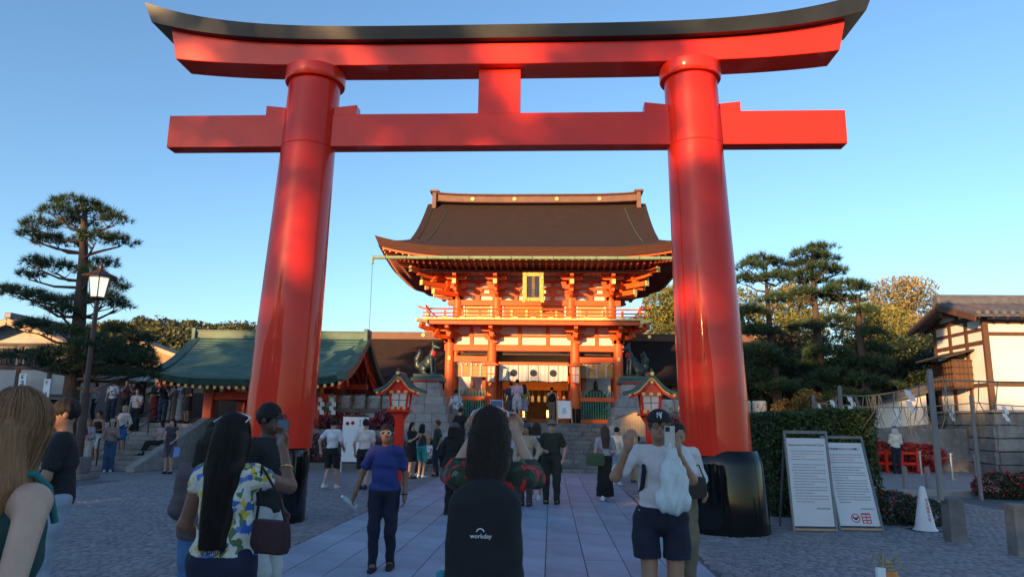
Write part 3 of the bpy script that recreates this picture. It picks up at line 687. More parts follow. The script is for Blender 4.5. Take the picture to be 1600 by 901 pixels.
# fox statues on stepped granite pedestals
fx = SDF(.05)
fx.ell((0, .22, .30), (.17, .24, .27)).ell((0, .02, .48), (.15, .19, .26)).ell((0, -.12, .66), (.125, .14, .24)).cap((0, -.16, .85), (0, -.22, 1.0), .095, .085)
fx.ell((0, -.25, 1.08), (.092, .115, .095)).cap((0, -.33, 1.06), (0, -.49, 1.02), .055, .028).cap((0, -.33, 1.02), (0, -.45, .985), .035, .02)
for s in (-1, 1):
    fx.cap((s*.055, -.20, 1.14), (s*.075, -.19, 1.31), .04, .010, .02).cap((s*.09, -.16, .62), (s*.09, -.22, .06), .062, .045, .03).cap((s*.09, -.22, .05), (s*.09, -.30, .035), .05, .035, .03)
    fx.ell((s*.14, .20, .22), (.10, .20, .19)).cap((s*.15, .20, .06), (s*.15, -.02, .04), .06, .04)
fx.chain([(0, .40, .20), (0, .56, .36), (0, .56, .62), (0, .46, .84), (0, .50, 1.02)], [.07, .11, .13, .09, .015])
fox_me = fx.mesh('bronze_body', .018)
bib = SDF(.03).ell((0, -.245, .80), (.115, .085, .12)).cap((-.10, -.16, .90), (.10, -.16, .90), .03); bib_me = bib.mesh('red_bib', .018)
for s, x, lab in ((-1, -4.72, 'bronze fox statue with red bib on the granite pedestal left of the stairs'), (1, 3.12, 'bronze fox statue with red bib on the granite pedestal right of the stairs')):
    pd = empty('stone_pedestal', (x, 27.7, 1.0), 0, 'stepped granite block pedestal carrying the fox statue %s of the stairs' % ('left' if s < 0 else 'right'), 'pedestal')
    for c, (hw, z) in enumerate(((1.02, 0), (1.0, .34), (.92, .68), (.80, 1.0), (.68, 1.32), (.56, 1.64), (.50, 1.92))):
        zt = (.34, .68, 1.0, 1.32, 1.64, 1.92, 2.18)[c]; n = 2 if c > 2 else 3
        for k in range(n):
            a, b = -hw+2*hw*k/n, -hw+2*hw*(k+1)/n; sh = (rg_.random()-.5)*.2 if 0 < k else 0
            MB().box(a+.004, b-.004, -hw*.9, hw*.9, z+.003, zt-.003).build('block', stone, pd, bevel=.018)
    f_ = empty('fox_statue', (x, 27.7, 3.19), 0, lab, 'statue')
    bs = MB().box(-.62, .62, -.44, .44, .0, .17).box(-.54, .54, -.38, .38, .175, .30).build('plinth', copper_d, f_, bevel=.02)
    MB().box(-.50, .50, -.5, -.445, -.0, .05).build('red_mat', redcloth, f_)
    for nm, me, mt in (('bronze_body', fox_me, bronze), ('red_bib', bib_me, redcloth)):
        o = link(nm, me, mt, f_, loc=(0, 0, .29)); o.rotation_euler.z = R(62) if s < 0 else R(-62); o.scale = (1.0,)*3
# vermilion standing lanterns with green roofs
def roof_curve(w, n=9): return [(w*(-1+2*i/(n-1)), .10*abs(-1+2*i/(n-1))**2.2-.42*abs(-1+2*i/(n-1))**.9) for i in range(n)]
def lantern(x, y, zt, label):
    L = empty('standing_lantern', (x, y, 0), 0, label, 'lantern', 'vermilion standing lanterns')
    z = zt-1.02
    MB().box(-.115, .115, -.115, .115, 0, z-.06).build('post', verm, L, bevel=.012)
    MB().box(-.30, .30, -.30, .30, z-.06, z).build('shelf', verm, L, bevel=.01)
    MB().prism([(-.115, 0, z-.28), (.115, 0, z-.28), (.26, 0, z-.061), (-.26, 0, z-.061)], (0, -.06, 0), (0, .06, 0)).build('bracket', verm, L)
    for (a, b) in ((-1, -1), (1, -1), (1, 1), (-1, 1)): MB().bar((a*.20, b*.20, z+.001), (a*.26, b*.26, z+.52), .055, .055).build('corner_post', verm, L)
    for zz in (z+.05, z+.49):
        k = .205+.06*(zz-z)/.5
        MB().box(-k, k, -k-.03, -k+.02, zz-.035, zz+.035).build('frame_rail', verm, L); MB().box(-k, k, k-.02, k+.03, zz-.035, zz+.035).build('frame_rail', verm, L)
        for q in (-.75, 0, .75): MB().cbox((q*k, -k-.035, zz), .09, .02, .075).build('gilt_fitting', gold, L)
    p = MB().prism([(-.175, 0, z+.09), (.175, 0, z+.09), (.205, 0, z+.45), (-.205, 0, z+.45)], (0, -.20, 0), (0, .20, 0)).build('glass', M('lantern_pane', (.42, .42, .45), .25, .05, 6, emit=(1, .9, .8, .03)), L)
    MB().box(-.008, .008, -.212, -.202, z+.09, z+.45).build('glazing_bar', black, p); MB().box(-.19, .19, -.2125, -.2025, z+.26, z+.275).build('glazing_bar', black, p)
    for s_ in (-1, 1):
        xo = s_*.205
        MB().box(xo-.004, xo+.004, -.17, .17, z+.09, z+.45).build('side_glass', MATS['lantern_pane'], L)
    # curved gable roof running front to back
    pr = [(-.66, .52), (-.50, .555), (-.34, .64), (-.18, .80), (-.07, .93), (0, .96), (.07, .93), (.18, .80), (.34, .64), (.50, .555), (.66, .52)]
    rings = []
    for yy in (-.48, .48): rings.append([(a, yy, z+b) for a, b in pr]+[(a*.985, yy, z+b-.055) for a, b in pr[::-1]])
    rf = MB().loft(rings).build('roof', copper, L, bevel=.012)
    for i in range(9):
        yy = -.44+i*.11
        MB().tube([(a, yy, z+b+.008) for a, b in pr], .022, 6).build('roof_rib', copper_d, rf)
    MB().tube([(0, -.50, z+.99), (0, .50, z+.99)], .055, 8).build('ridge', copper_d, rf); MB().tube([(0, -.505, z+.99), (0, -.53, z+.99)], .05, 12).build('crest', gold, rf)
    MB().tube([(0, -.46, z+1.04), (0, -.40, z+1.12)], [.05, .02], 8).build('finial', copper_d, rf)
    MB().loft([[(a*.9, -.42, z+b-.062), (a*.9, -.38, z+b-.062), (a*.86, -.38, z+b-.15), (a*.86, -.42, z+b-.15)] for a, b in pr]).build('bargeboard', verm, L)
    MB().loft([[(a*.91, -.425, z+b-.058), (a*.91, -.421, z+b-.058), (a*.89, -.421, z+b-.09), (a*.89, -.425, z+b-.09)] for a, b in pr[1:-1]]).build('gilt_trim', gold, L)
    MB().prism([(-.30, 0, z+.53), (.30, 0, z+.53), (0, 0, z+.80)], (0, -.33, 0), (0, -.30, 0)).build('gable_panel', verm, L)
    for a, b in ((0, .78), (-.56, .46), (.56, .46)): MB().cbox((a, -.445, z+b), .07, .03, .07).build('gilt_fitting', gold, L)
lantern(-4.17, 20.0, 3.02, 'vermilion standing lantern with green roof left of the path')
lantern(2.55, 19.0, 3.0, 'vermilion standing lantern with green roof right of the path')
# sake barrels on a long rack
straw = M('straw_wrap', (.55, .50, .42), .85, .15, 9, bump=.4, bscale=30)
bar_me = MB().lathe([(.02, 0), (.25, 0), (.275, .08), (.275, .44), (.25, .52), (.02, .53)], 16, cap=False).mesh('barrel_body'); bar_me.materials.append(straw); bar_me.shade_smooth()
inks = [M('barrel_ink_%d' % i, c, .8, .3, 6) for i, c in enumerate(((.03, .03, .035), (.30, .03, .03), (.04, .06, .14), (.05, .05, .05)))]
for s, x0, x1 in ((-1, -11.6, -5.9), (1, 4.2, 8.9)):
    rk = empty('barrel_rack', ((x0+x1)/2, 28.9, 1.3), 0, 'long dark shelf carrying straw sake barrels on the %s terrace' % ('left' if s < 0 else 'right'), 'rack'); w2 = (x1-x0)/2+.3
    MB().box(-w2, w2, -.35, .35, .75, .86).build('shelf', stone_d, rk); MB().box(-w2, w2, -.3, .3, .72, .748).build('edge_strip', wood_l, rk)
    for k in range(6): MB().box(-w2+.1+k*(2*w2-.3)/5, -w2+.22+k*(2*w2-.3)/5, -.2, .2, 0, .719).build('leg', wood_d, rk)
    n = int((x1-x0)/.6)
    for i in range(n):
        x = x0+.3+i*.6
        b_ = empty('sake_barrel', (x, 28.9, 2.163), rg_.uniform(-.2, .2), 'straw-wrapped sake barrel with brushed characters on the %s terrace rack' % ('left' if s < 0 else 'right'), 'barrel', 'sake barrels on the %s terrace' % ('left' if s < 0 else 'right'))
        link('barrel_body', bar_me, None, b_)
        dz = MB()
        for q in range(7):
            a = -math.pi/2+rg_.uniform(-.75, .75); zz = rg_.uniform(.14, .40); a2 = a+rg_.uniform(-.35, .35); z2 = zz+rg_.uniform(-.10, .10)
            dz.bar((.278*math.cos(a), .278*math.sin(a), zz), (.278*math.cos(a2), .278*math.sin(a2), z2), .03, .012)
        dz.build('brushed_mark', rg_.choice(inks), b_)['kind'] = 'stuff'
        for zz in (.10, .42): MB().tube([(.277*math.cos(t), .277*math.sin(t), zz) for t in np.linspace(0, 6.283, 17)], .012, 5, False).build('rope_band', straw, b_)
# corridor wings behind the terraces
for s, x0, x1, y0, lab in ((-1, -14.5, -4.9, 36.0, 'vermilion corridor with bark roof and green lattice left of the gate'), (1, 3.3, 12.4, 36.0, 'vermilion corridor with bark roof and green lattice right of the gate')):
    c_ = empty('corridor', ((x0+x1)/2, y0, 1.72), 0, lab, 'building'); hw = (x1-x0)/2
    MB().box(-hw, hw, .25, .31, 0, 2.05).build('wall', white_p, c_)
    MB().box(-hw, hw, .0, .24, 1.86, 2.06).build('head_beam', verm2, c_); MB().box(-hw, hw, .0, .24, .52, .68).build('mid_beam', verm2, c_); MB().box(-hw, hw, .0, .24, 0, .14).build('sill', verm2, c_)
    n = int((x1-x0)/1.45)
    for i in range(n+1):
        x = -hw+i*2*hw/n
        MB().box(x-.10, x+.10, -.06, .24, 0, 2.2).build('post', verm2, c_); MB().tube([(x, -.06, 1.95), (x, -.085, 1.95)], .05, 10).build('nail_cover', gold, c_)
        if i < n:
            wn = MB().box(x+.40, x+2*hw/n-.40, .20, .245, .70, 1.85).build('window', wood_d, c_)
            for k in range(6):
                xx = x+.44+k*(2*hw/n-.88)/5; MB().box(xx-.03, xx+.03, .12, .195, .70, 1.85).build('slat', green_l, wn)
    pr = [(-1.55, 1.98), (-1.5, 2.12), (-.5, 2.55), (.6, 3.2), (1.6, 4.02), (2.1, 4.45), (2.6, 4.02), (5.4, 2.1)]
    rings = [[(x, a, b) for a, b in pr]+[(x, a, b-.16) for a, b in pr[::-1]] for x in (-hw-.3, -hw*.5, 0, hw*.5, hw+.3)]
    rf = MB().loft(rings).build('roof', bark_roof, c_, smooth=30)
    MB().box(-hw-.3, hw+.3, 1.85, 2.35, 4.28, 4.68).build('ridge', ridge_m, rf, bevel=.02)
    for k in range(3): MB().tube([(-hw*.6+k*hw*.6, 1.849, 4.52), (-hw*.6+k*hw*.6, 1.82, 4.52)], .09, 14).build('crest', gold, rf)
    MB().box(-hw-.2, hw+.2, -1.35, -1.25, 1.90, 1.98).build('eave_board', verm2, c_)
# hall of worship seen through the doorway, its lamps lit
hl = empty('worship_hall', (GX, 47, 1.72), 0, 'dim worship hall with orange beams and rows of lamps seen through the gate', 'building')
MB().box(-7, 7, 3.5, 3.7, 0, 5.2).build('back_wall', M('hall_wall', (.20, .11, .05), .7, .3, 2), hl)
MB().box(-7, 7, -1.2, 3.5, .0, .25).build('floor', wood_d, hl)
MB().box(-7, 7, -.15, .15, 2.1, 2.62).build('beam', M('orange_beam', (.62, .19, .03), .5, .1, 3), hl); MB().box(-7, 7, .16, 3.49, 3.4, 3.5).build('ceiling', wood, hl)
for x in (-3.1, -1.05, 1.3, 3.2): MB().box(x-.14, x+.14, -.14, .14, .251, 2.099).build('post', verm2, hl)
MB().prism([(-8, -2.2, 2.8), (-8, 1.5, 5.4), (-8, 5.2, 2.8)], (0, 0, 0), (16, 0, 0)).build('roof', bark_roof, hl)
for s in (-1, 1): MB().box(s*3.4-1.2, s*3.4+1.2, .6, 1.1, .25, 1.1).build('offering_counter', M('counter_wood', (.30, .14, .05), .6, .2, 3), hl)
brass = M('brass_lamp', (.70, .42, .12), .35, .2, 8, metal=.6, emit=(1, .55, .18, .12))
for i in range(11):
    x = -2.0+i*.40
    l_ = empty('brass_hanging_lantern', (GX+x, 46.6, 3.02), 0, 'small brass lantern in the row hung across the worship hall', 'lantern', 'brass lanterns in the worship hall')
    MB().lathe([(.02, .46), (.03, .42), (.12, .36), (.09, .33), (.09, .14), (.12, .10), (.03, .03), (.01, 0)], 10).build('lamp_body', brass, l_, smooth=40); MB().tube([(0, 0, .46), (0, 0, .80)], .008, 5).build('chain', gold, l_)
for x in (-.9, .62, 1.55):
    l_ = empty('lit_floor_lamp', (GX+x, 44.5, 1.72), 0, 'glowing paper floor lamp inside the gate, among the row before the hall', 'lamp', 'glowing floor lamps before the hall')
    MB().box(-.10, .10, -.10, .10, .35, .75).build('paper_shade', M('lit_paper', (.9, .6, .3), .6, .05, 5, emit=(1, .42, .10, 1.6)), l_); MB().box(-.13, .13, -.13, .13, 0, .349).build('stand', wood_d, l_)
    pl = bpy.data.lights.new('lamp_light', 'POINT'); pl.energy = 26; pl.color = (1, .5, .18); pl.shadow_soft_size = .12
    po = bpy.data.objects.new('lamp_light', pl); COL.objects.link(po); po.parent = l_; po.location = (0, -.25, .8)
# box lanterns hung on the gate's inner columns
for s in (-1, 1):
    b_ = empty('hanging_box_lantern', (GX+s*1.84, GY-.42, 3.44), 0, 'red-roofed box lantern with pale panes hung on the %s inner column' % ('left' if s < 0 else 'right'), 'lantern')
    MB().prism([(-.15, 0, 0), (.15, 0, 0), (.19, 0, .72), (-.19, 0, .72)], (0, -.16, 0), (0, .16, 0)).build('pane_box', M('pale_lantern_pane', (.50, .46, .40), .5, .1, 5), b_)
    for x in (-.17, 0, .17): MB().bar((x*.85, -.17, .0), (x*1.05, -.17, .72), .025, .02).build('bar', verm2, b_)
    for z in (0, .35, .71): MB().box(-.2, .2, -.185, -.175, z-.02, z+.02).build('bar', verm2, b_)
    MB().prism([(-.36, 0, .74), (0, 0, .92), (.36, 0, .74), (.3, 0, .72), (-.3, 0, .72)], (0, -.3, 0), (0, .3, 0)).build('roof', verm2, b_)
# boards: A-frame at the gate, wooden notice, banner board
ab = empty('a_frame_board', (GX+1.35, 30.3, 1.72), R(8), 'white A-frame notice board with red top at the head of the stairs', 'sign')
MB().bar((-.30, 0, 0), (-.30, .22, 1.0), .05, .04).build('frame_leg', wood_l, ab); MB().bar((.30, 0, 0), (.30, .22, 1.0), .05, .04).build('frame_leg', wood_l, ab)
bb = MB().prism([(-.27, .055, .20), (.27, .055, .20), (.27, .20, .92), (-.27, .20, .92)], (0, -.02, 0), (0, .01, 0)).build('board', paper, ab)
MB().bar((-.29, .205, .97), (.29, .205, .97), .04, .06).build('top_bar', redcloth, ab)
MB().prism([(-.10, .09, .38), (.10, .09, .38), (.07, .15, .66), (-.07, .15, .66)], (0, -.022, 0), (0, -.021, 0)).build('printed_figure', M('pale_blue_print', (.45, .58, .66), .8), bb)
p = gnd(1003, 720)
nb = empty('wooden_notice_board', (2.55, 22.4, 0), R(-5), 'pale wooden roofed notice board on a post beside the right lantern', 'sign')
MB().prism([(-.43, 0, 1.35), (.43, 0, 1.35), (.43, 0, 1.88), (0, 0, 2.08), (-.43, 0, 1.88)], (0, -.025, 0), (0, .025, 0)).build('board', wood_l, nb)
MB().box(-.07, .07, .03, .15, 0, 1.9).build('post', wood_l, nb)
for s in (-1, 1): MB().bar((0, 0, 2.13), (s*.60, 0, 1.86), .24, .035).build('roof_board', M('slate_board', (.05, .055, .08), .5, .2, 5), nb)
wr = MB(); g2 = random.Random(4)
for c in range(8):
    z = 1.82
    while z > 1.45: l = g2.uniform(.02, .05); wr.box(-.34+c*.085, -.325+c*.085, -.028, -.0255, z-l, z); z -= l+g2.uniform(.01, .03)
wr.build('ink_columns', M('faded_ink', (.20, .15, .12), .8), nb)['kind'] = 'stuff'
sb = empty('banner_sign', (-6.55, 24.3, 0), R(4), 'tall white banner sign with red vertical characters behind the white-shirted men', 'sign')
MB().box(-.40, .40, -.02, .02, .35, 1.82).build('panel', paper, sb); MB().box(-.43, .43, -.03, .03, 1.821, 1.88).build('top_rail', wood_d, sb)
for s in (-1, 1): MB().box(s*.415-.014, s*.415+.014, -.02, .02, 0, 1.82).build('pole', M('white_pole', (.7, .7, .7), .4), sb)
def glyph(mb, x, z, s, g_, y=-.03):
    """unreadable brushed character: a few crossing strokes"""
    for k in range(3): zz = z+s*(-.35+.35*k)+g_.uniform(-.05, .05)*s; mb.box(x-s*.4, x+s*g_.uniform(.2, .4), y, y+.003, zz-s*.05, zz+s*.05)
    for k in range(2): xx = x+s*g_.uniform(-.3, .3); mb.box(xx-s*.05, xx+s*.05, y-.001, y+.003, z-s*.42, z+s*.42)
for nm, mt, x, z0, s_, n_ in (('red_lettering', redink, .30, 1.74, .11, 6), ('black_lettering', ink, .15, 1.70, .07, 3), ('side_lettering', ink, -.31, .95, .055, 5)):
    gm = MB()
    for k in range(n_): glyph(gm, x, z0-k*s_*1.25, s_, g2, -.024)
    gm.build(nm, mt, sb)
for x, z in ((-.27, 1.6), (-.10, 1.62)): MB().tube([(x, -.021, z), (x, -.025, z)], .065, 18).build('red_seal', redink, sb); MB().tube([(x, -.0255, z), (x, -.027, z)], .045, 18).build('seal_centre', navy_c, sb)
# ------------------------------------------------------------------ left: purification pavilion
verm3 = M('deep_vermilion', (.56, .042, .012), .45, .16, 2.2, bump=.06, bscale=18)
pv = empty('wash_pavilion', (-11.1, 29, 0), 0, 'open vermilion pavilion with green copper gable roof left of the torii', 'pavilion')
for x in (-2.05, 2.1):
    for y in (-1.5, 1.5):
        MB().bar((x*1.03, y*1.03, .12), (x, y, 3.0), .36, .36).build('post', verm3, pv, bevel=.03); MB().box(x*1.03-.3, x*1.03+.3, y*1.03-.3, y*1.03+.3, 0, .12).build('base_stone', stone, pv, bevel=.02)
        MB().cbox((x, y, 2.78), .42, .42, .26).build('gilt_band', M('dull_gilt', (.20, .14, .03), .5, .3, 6, metal=.4), pv)
for y in (-1.5, 1.5): MB().box(-1.85, 1.90, y-.13, y+.13, 2.42, 2.72).build('tie_beam', verm3, pv, bevel=.01); MB().box(-3.3, 3.3, y-.12, y+.12, 3.0, 3.22).build('purlin', verm3, pv)
for x in (-2.05, 2.1): MB().box(x-.12, x+.12, -1.30, 1.30, 2.42, 2.72).build('tie_beam', verm3, pv); MB().box(x-.12, x+.12, -1.9, 1.9, 3.23, 3.43).build('cross_beam', verm3, pv)
def pz(d): return 3.12+.40*d+.075*d*d        # d = distance in from the eave (0..3.1)
PH = 3.62
def sweep(x, d): return .28*abs(x/PH)**4*math.exp(-d/1.2)
NC = 20
for s in (-1, 1):
    for i in range(NC):
        d0, d1 = 3.1*i/NC-.03, 3.1*(i+1)/NC; xs_ = np.linspace(-PH-.05, PH+.05, 15); ring = []
        for x in xs_:
            ring.append([(x, s*(3.1-d0), pz(max(d0, 0))+sweep(x, max(d0, 0))+.035), (x, s*(3.1-d0), pz(max(d0, 0))+sweep(x, max(d0, 0))), (x, s*(3.1-d1), pz(d1)+sweep(x, d1)-.015), (x, s*(3.1-d1), pz(d1)+sweep(x, d1)+.012)])
        MB().loft(ring).build('roof_course', copper, pv)
    ring = [[(x, s*3.12, pz(0)+sweep(x, 0)-.002), (x, s*3.0, pz(0)+sweep(x, 0)-.24), (x, s*2.5, pz(.6)-.22+sweep(x, .6))] for x in np.linspace(-PH, PH, 15)]
    MB().loft(ring, closed=False, caps=False).build('eave_edge', copper_d, pv)
    MB().loft([[(x, s*2.9, pz(0)-.26), (x, s*.1, pz(3.0)-.35)] for x in (-PH+.1, PH-.1)], closed=False, caps=False).build('soffit', verm3, pv)
    for k in range(26):
        x = -PH+.2+k*(2*PH-.4)/25
        MB().bar((x, s*2.96, pz(0)-.30+sweep(x, 0)), (x, s*1.2, pz(1.8)-.42), .09, .10).build('rafter', verm3, pv); MB().cbox((x, s*2.985, pz(0)-.305+sweep(x, 0)), .10, .04, .11).build('rafter_end', yellow, pv)
for s in (-1, 1):       # verges, gable fronts
    pts = [(y, pz(3.1-abs(y))+sweep(PH, 3.1-abs(y))) for y in np.linspace(-3.15, 3.15, 31)]
    MB().loft([[(s*(PH-.28), y, z+.05), (s*(PH+.08), y, z+.07), (s*(PH+.08), y, z-.26), (s*(PH-.28), y, z-.22)] for y, z in pts]).build('verge', copper_d, pv, smooth=30)
    MB().loft([[(s*(PH-.30), y, z-.23), (s*(PH-.22), y, z-.23), (s*(PH-.22), y, z-.62), (s*(PH-.30), y, z-.58)] for y, z in pts[1:-1]]).build('bargeboard', verm3, pv)
    MB().prism([(s*2.2, -2.2, 3.46), (s*2.2, 2.2, 3.46), (s*2.2, 0, 4.75)], (-.04, 0, 0), (.04, 0, 0)).build('gable_panel', verm3, pv)
    MB().box(s*PH-.12 if s > 0 else s*PH-.05, s*PH+.05 if s > 0 else s*PH+.12, -.34, .34, 4.70, 5.36).build('ridge_end', copper, pv, bevel=.03)
rg1 = MB().box(-PH+.1, PH-.1, -.22, .22, 4.95, 5.22).build('ridge', copper, pv); MB().box(-PH+.1, PH-.1, -.28, .28, 5.221, 5.27).build('ridge_cap', copper, rg1)
for z in (5.03, 5.12): MB().box(-PH+.1, PH-.1, -.235, .235, z, z+.02).build('ridge_band', copper_d, rg1)
MB().box(-1.5, 1.5, -.55, .55, .12, .75).build('stone_basin', stone, pv, bevel=.03)
def shide(x, y, z, h, label, grp, rz=0.):
    """zigzag paper streamer"""
    o = MB(); n = 4
    for i in range(n): a = (i % 2)*.5-.25; o.prism([(a*h*.28-h*.13, 0, -h*i/n), (a*h*.28+h*.13, 0, -h*i/n-.02), (a*h*.28+h*.13+.02, 0, -h*(i+1)/n-.03), (a*h*.28-h*.13+.02, 0, -h*(i+1)/n-.01)], (0, -.002+.004*(i % 2), 0), (0, .0+.004*(i % 2), 0))
    ob = o.build('paper_streamer', paper, None); ob.location = (x, y, z); ob.rotation_euler = (0, 0, rz); return tag(ob, label, 'streamer', grp)
for i, x in enumerate((-10.65, -9.75, -8.75, -8.3)): shide(x, 27.33 if i < 2 else 27.3, 2.55, .62, 'white zigzag paper streamer on the wash pavilion front beam, %s from the left' % ('first', 'second', 'third', 'fourth')[i], 'streamers on the pavilion')
# ------------------------------------------------------------------ left stairs, upper street
ls = empty('stairs', (0, 0, 0)); ls['kind'] = 'structure'; ls['label'] = 'broad grey stone stairs with handrail on the left'
for i in range(10):
    x = -24.0; z0 = i*.15
    while x < -13.36:
        x1 = min(x+rg_.choice((1.4, 1.8, 2.2)), -13.3); x1 = -13.3 if -13.3-x1 < .5 else x1
        MB().box(x+.006, x1-.006, 22.8+i*.43, 27.3, z0+.003, z0+.147).build('step_stone', stone, ls, bevel=.012); x = x1
MB().box(-60, -13.3, 27.31, 75, -.02, 1.495).build('upper_street', stone_d, ls)
MB().prism([(-13.14, 22.5, 0), (-13.14, 22.5, .16), (-13.14, 27.2, 1.72), (-13.14, 27.6, 1.72), (-13.14, 27.6, 0)], (-.15, 0, 0), (.15, 0, 0)).build('stair_cheek', stone, ls, bevel=.012)
hr = empty('handrail', (-14.5, 22.9, 0), 0, 'black metal handrail running up the left stairs', 'handrail')
blk = M('black_iron', (.012, .012, .014), .4, .2, 5)
pts_ = [(0, .35*k*4, .15+k*4*.122) for k in range(4)]
for q in pts_: MB().tube([q, (q[0], q[1], q[2]+.82)], .025, 8).build('post', blk, hr)
MB().tube([(0, 0, .97)]+[(q[0], q[1], q[2]+.83) for q in pts_], .028, 8).build('rail', blk, hr); MB().tube([(q[0], q[1], q[2]+.42) for q in pts_], .016, 6).build('lower_rail', blk, hr)
# ------------------------------------------------------------------ houses on the left
def tile_roof(parent, xr, y0, y1, zr, xe, ze, n, name='roof_tile_row'):
    """one slope from the ridge (xr,zr) to the eave (xe,ze), running y0..y1, n rolled tile rows"""
    MB().prism([(xr, y0, zr), (xe, y0, ze), (xe, y0, ze-.12), (xr, y0, zr-.12)], (0, 0, 0), (0, y1-y0, 0)).build('roof', tile_m, parent)
    for i in range(n):
        y = y0+(i+.5)*(y1-y0)/n; MB().tube([(xr, y, zr+.02), (xe, y, ze+.02)], .06, 6).build(name, tile_m, parent)
def house(name, base, hw, dep, hwall, hr_, label, wallm, over=.7, gable_m=None, ntile=16, rz=0.):
    h = empty(name, base, rz, label, 'house')
    MB().prism([(-hw, 0, 0), (hw, 0, 0), (hw, 0, hwall), (0, 0, hr_-.15), (-hw, 0, hwall)], (0, 0, 0), (0, dep, 0)).build('wall', wallm, h)
    k = (hr_-hwall)/hw
    for s in (-1, 1):
        tile_roof(h, 0, -over, dep+over, hr_, s*(hw+over), hwall-k*over, ntile)
        MB().bar((0, -over-.03, hr_-.14), (s*(hw+over), -over-.03, hwall-k*over-.14), .06, .22).build('bargeboard', gable_m or wood_l, h)
    MB().box(-.14, .14, -over-.05, dep+over, hr_, hr_+.22).build('ridge', tile_m, h, bevel=.03)
    return h
hA = house('townhouse', (-21.3, 27.6, 1.5), 2.75, 3.2, 2.95, 3.95, 'white plaster townhouse with grey tile roof behind the big left pine', M('grey_plaster', (.40, .39, .37), .85, .12, 1.2))
for z in (.9, 2.0, 2.9): MB().box(-2.77, 2.77, -.06, -.002, z, z+.14).build('timber', wood_d, hA)
for x in (-2.7, -1.2, 0.2, 1.5, 2.7): MB().box(x-.07, x+.07, -.058, -.003, 0, 2.9).build('timber', wood_d, hA)
for x in (-.5, .9): 
    wn = MB().box(x-.5, x+.5, -.05, -.004, 2.16, 2.85).build('window', M('dark_glass', (.03, .04, .05), .1, .2, 3), hA)
    for k in range(5): MB().box(x-.45+k*.2, x-.42+k*.2, -.08, -.052, 2.16, 2.85).build('bar', wood_d, wn)
MB().box(-2.9, 3.0, -.9, -.05, .82, .90).build('awning_roof', tile_m, hA)
MB().box(-2.7, 2.7, -.5, -.062, -.6, .8).build('shop_front', M('dark_red_board', (.07, .018, .018), .7, .3, 3), hA)
aw = empty('shop_awning', (-20.0, 26.0, 2.0), R(-6), 'green shop awning in front of the white townhouse', 'awning')
MB().prism([(-1.6, 0, .0), (-1.6, -.9, -.38), (-1.6, -.9, -.44), (-1.6, 0, -.06)], (0, 0, 0), (3.6, 0, 0)).build('canopy', M('green_awning', (.015, .17, .10), .6, .15, 3), aw)
for k in range(9): MB().box(-1.6+k*.4, -1.22+k*.4, -.915, -.895, -.60, -.44).build('valance_flap', M('green_awning', (0, 0, 0)), aw)
for x in (-1.5, 1.9): MB().tube([(x, -.85, -.45), (x, -.85, -2.0)], .03, 6).build('pole', blk, aw)
for x, z, sx, n in ((-19.35, 2.75, .26, 2), (-20.35, 2.95, .30, 3)):
    sg = empty('shop_sign', (x, 26.9, z), 0, 'small white hanging shop sign, the %s one on the dark red shop front' % ('right' if x > -20 else 'left'), 'sign')
    MB().box(-sx/2, sx/2, -.02, .02, -.35, .35).build('board', paper, sg); gm = MB()
    for k in range(n): glyph(gm, 0, .22-k*.44/(n-1 if n > 1 else 1), sx*.6, rg_, -.024)
    gm.build('lettering', ink, sg)
hB = house('townhouse', (-23.6, 40, 1.5), 3.3, 9, 3.4, 4.55, 'dark tiled house with sunlit gable board behind the left stairs', M('ochre_wall', (.42, .30, .18), .8, .15, 2), over=.8, gable_m=M('pale_bargeboard', (.62, .44, .26), .6, .1, 3), rz=R(16))
hC = house('shop_house', (-18.2, 37.0, 1.5), 2.3, 6, 1.75, 2.5, 'low grey-roofed shop with beige wall above the left stairs', M('beige_wall', (.30, .25, .19), .8, .15, 2))
MB().box(-1.9, .1, -.05, -.003, 0, 1.5).build('shop_opening', wood_d, hC); MB().box(.5, 1.9, -.06, -.004, .1, 1.5).build('shop_counter', wood, hC)  # counter in plain brown timber
hD = house('shop_house', (-26.0, 33.0, 1.5), 3.0, 7, 2.6, 3.6, 'brown timber shop with tiled roof at the back of the upper street', wood_d)
for x, y, lab in ((-18.6, 30.6, 'pale canvas stall canopy left of the crowd on the upper street'), (-16.4, 31.6, 'pale canvas stall canopy right of the crowd on the upper street')):
    tn = empty('stall_canopy', (x, y, 1.5), R(8), lab, 'canopy')
    MB().prism([(-1.3, -1, 1.75), (-1.3, 0, 2.05), (-1.3, 1, 1.75), (-1.3, 1, 1.71), (-1.3, 0, 2.01), (-1.3, -1, 1.71)], (0, 0, 0), (2.6, 0, 0)).build('canvas', white_c, tn)
    for a in (-1.25, 1.25):
        for b in (-.95, .95): MB().tube([(a, b, 0), (a, b, 1.74)], .025, 6).build('pole', blk, tn)
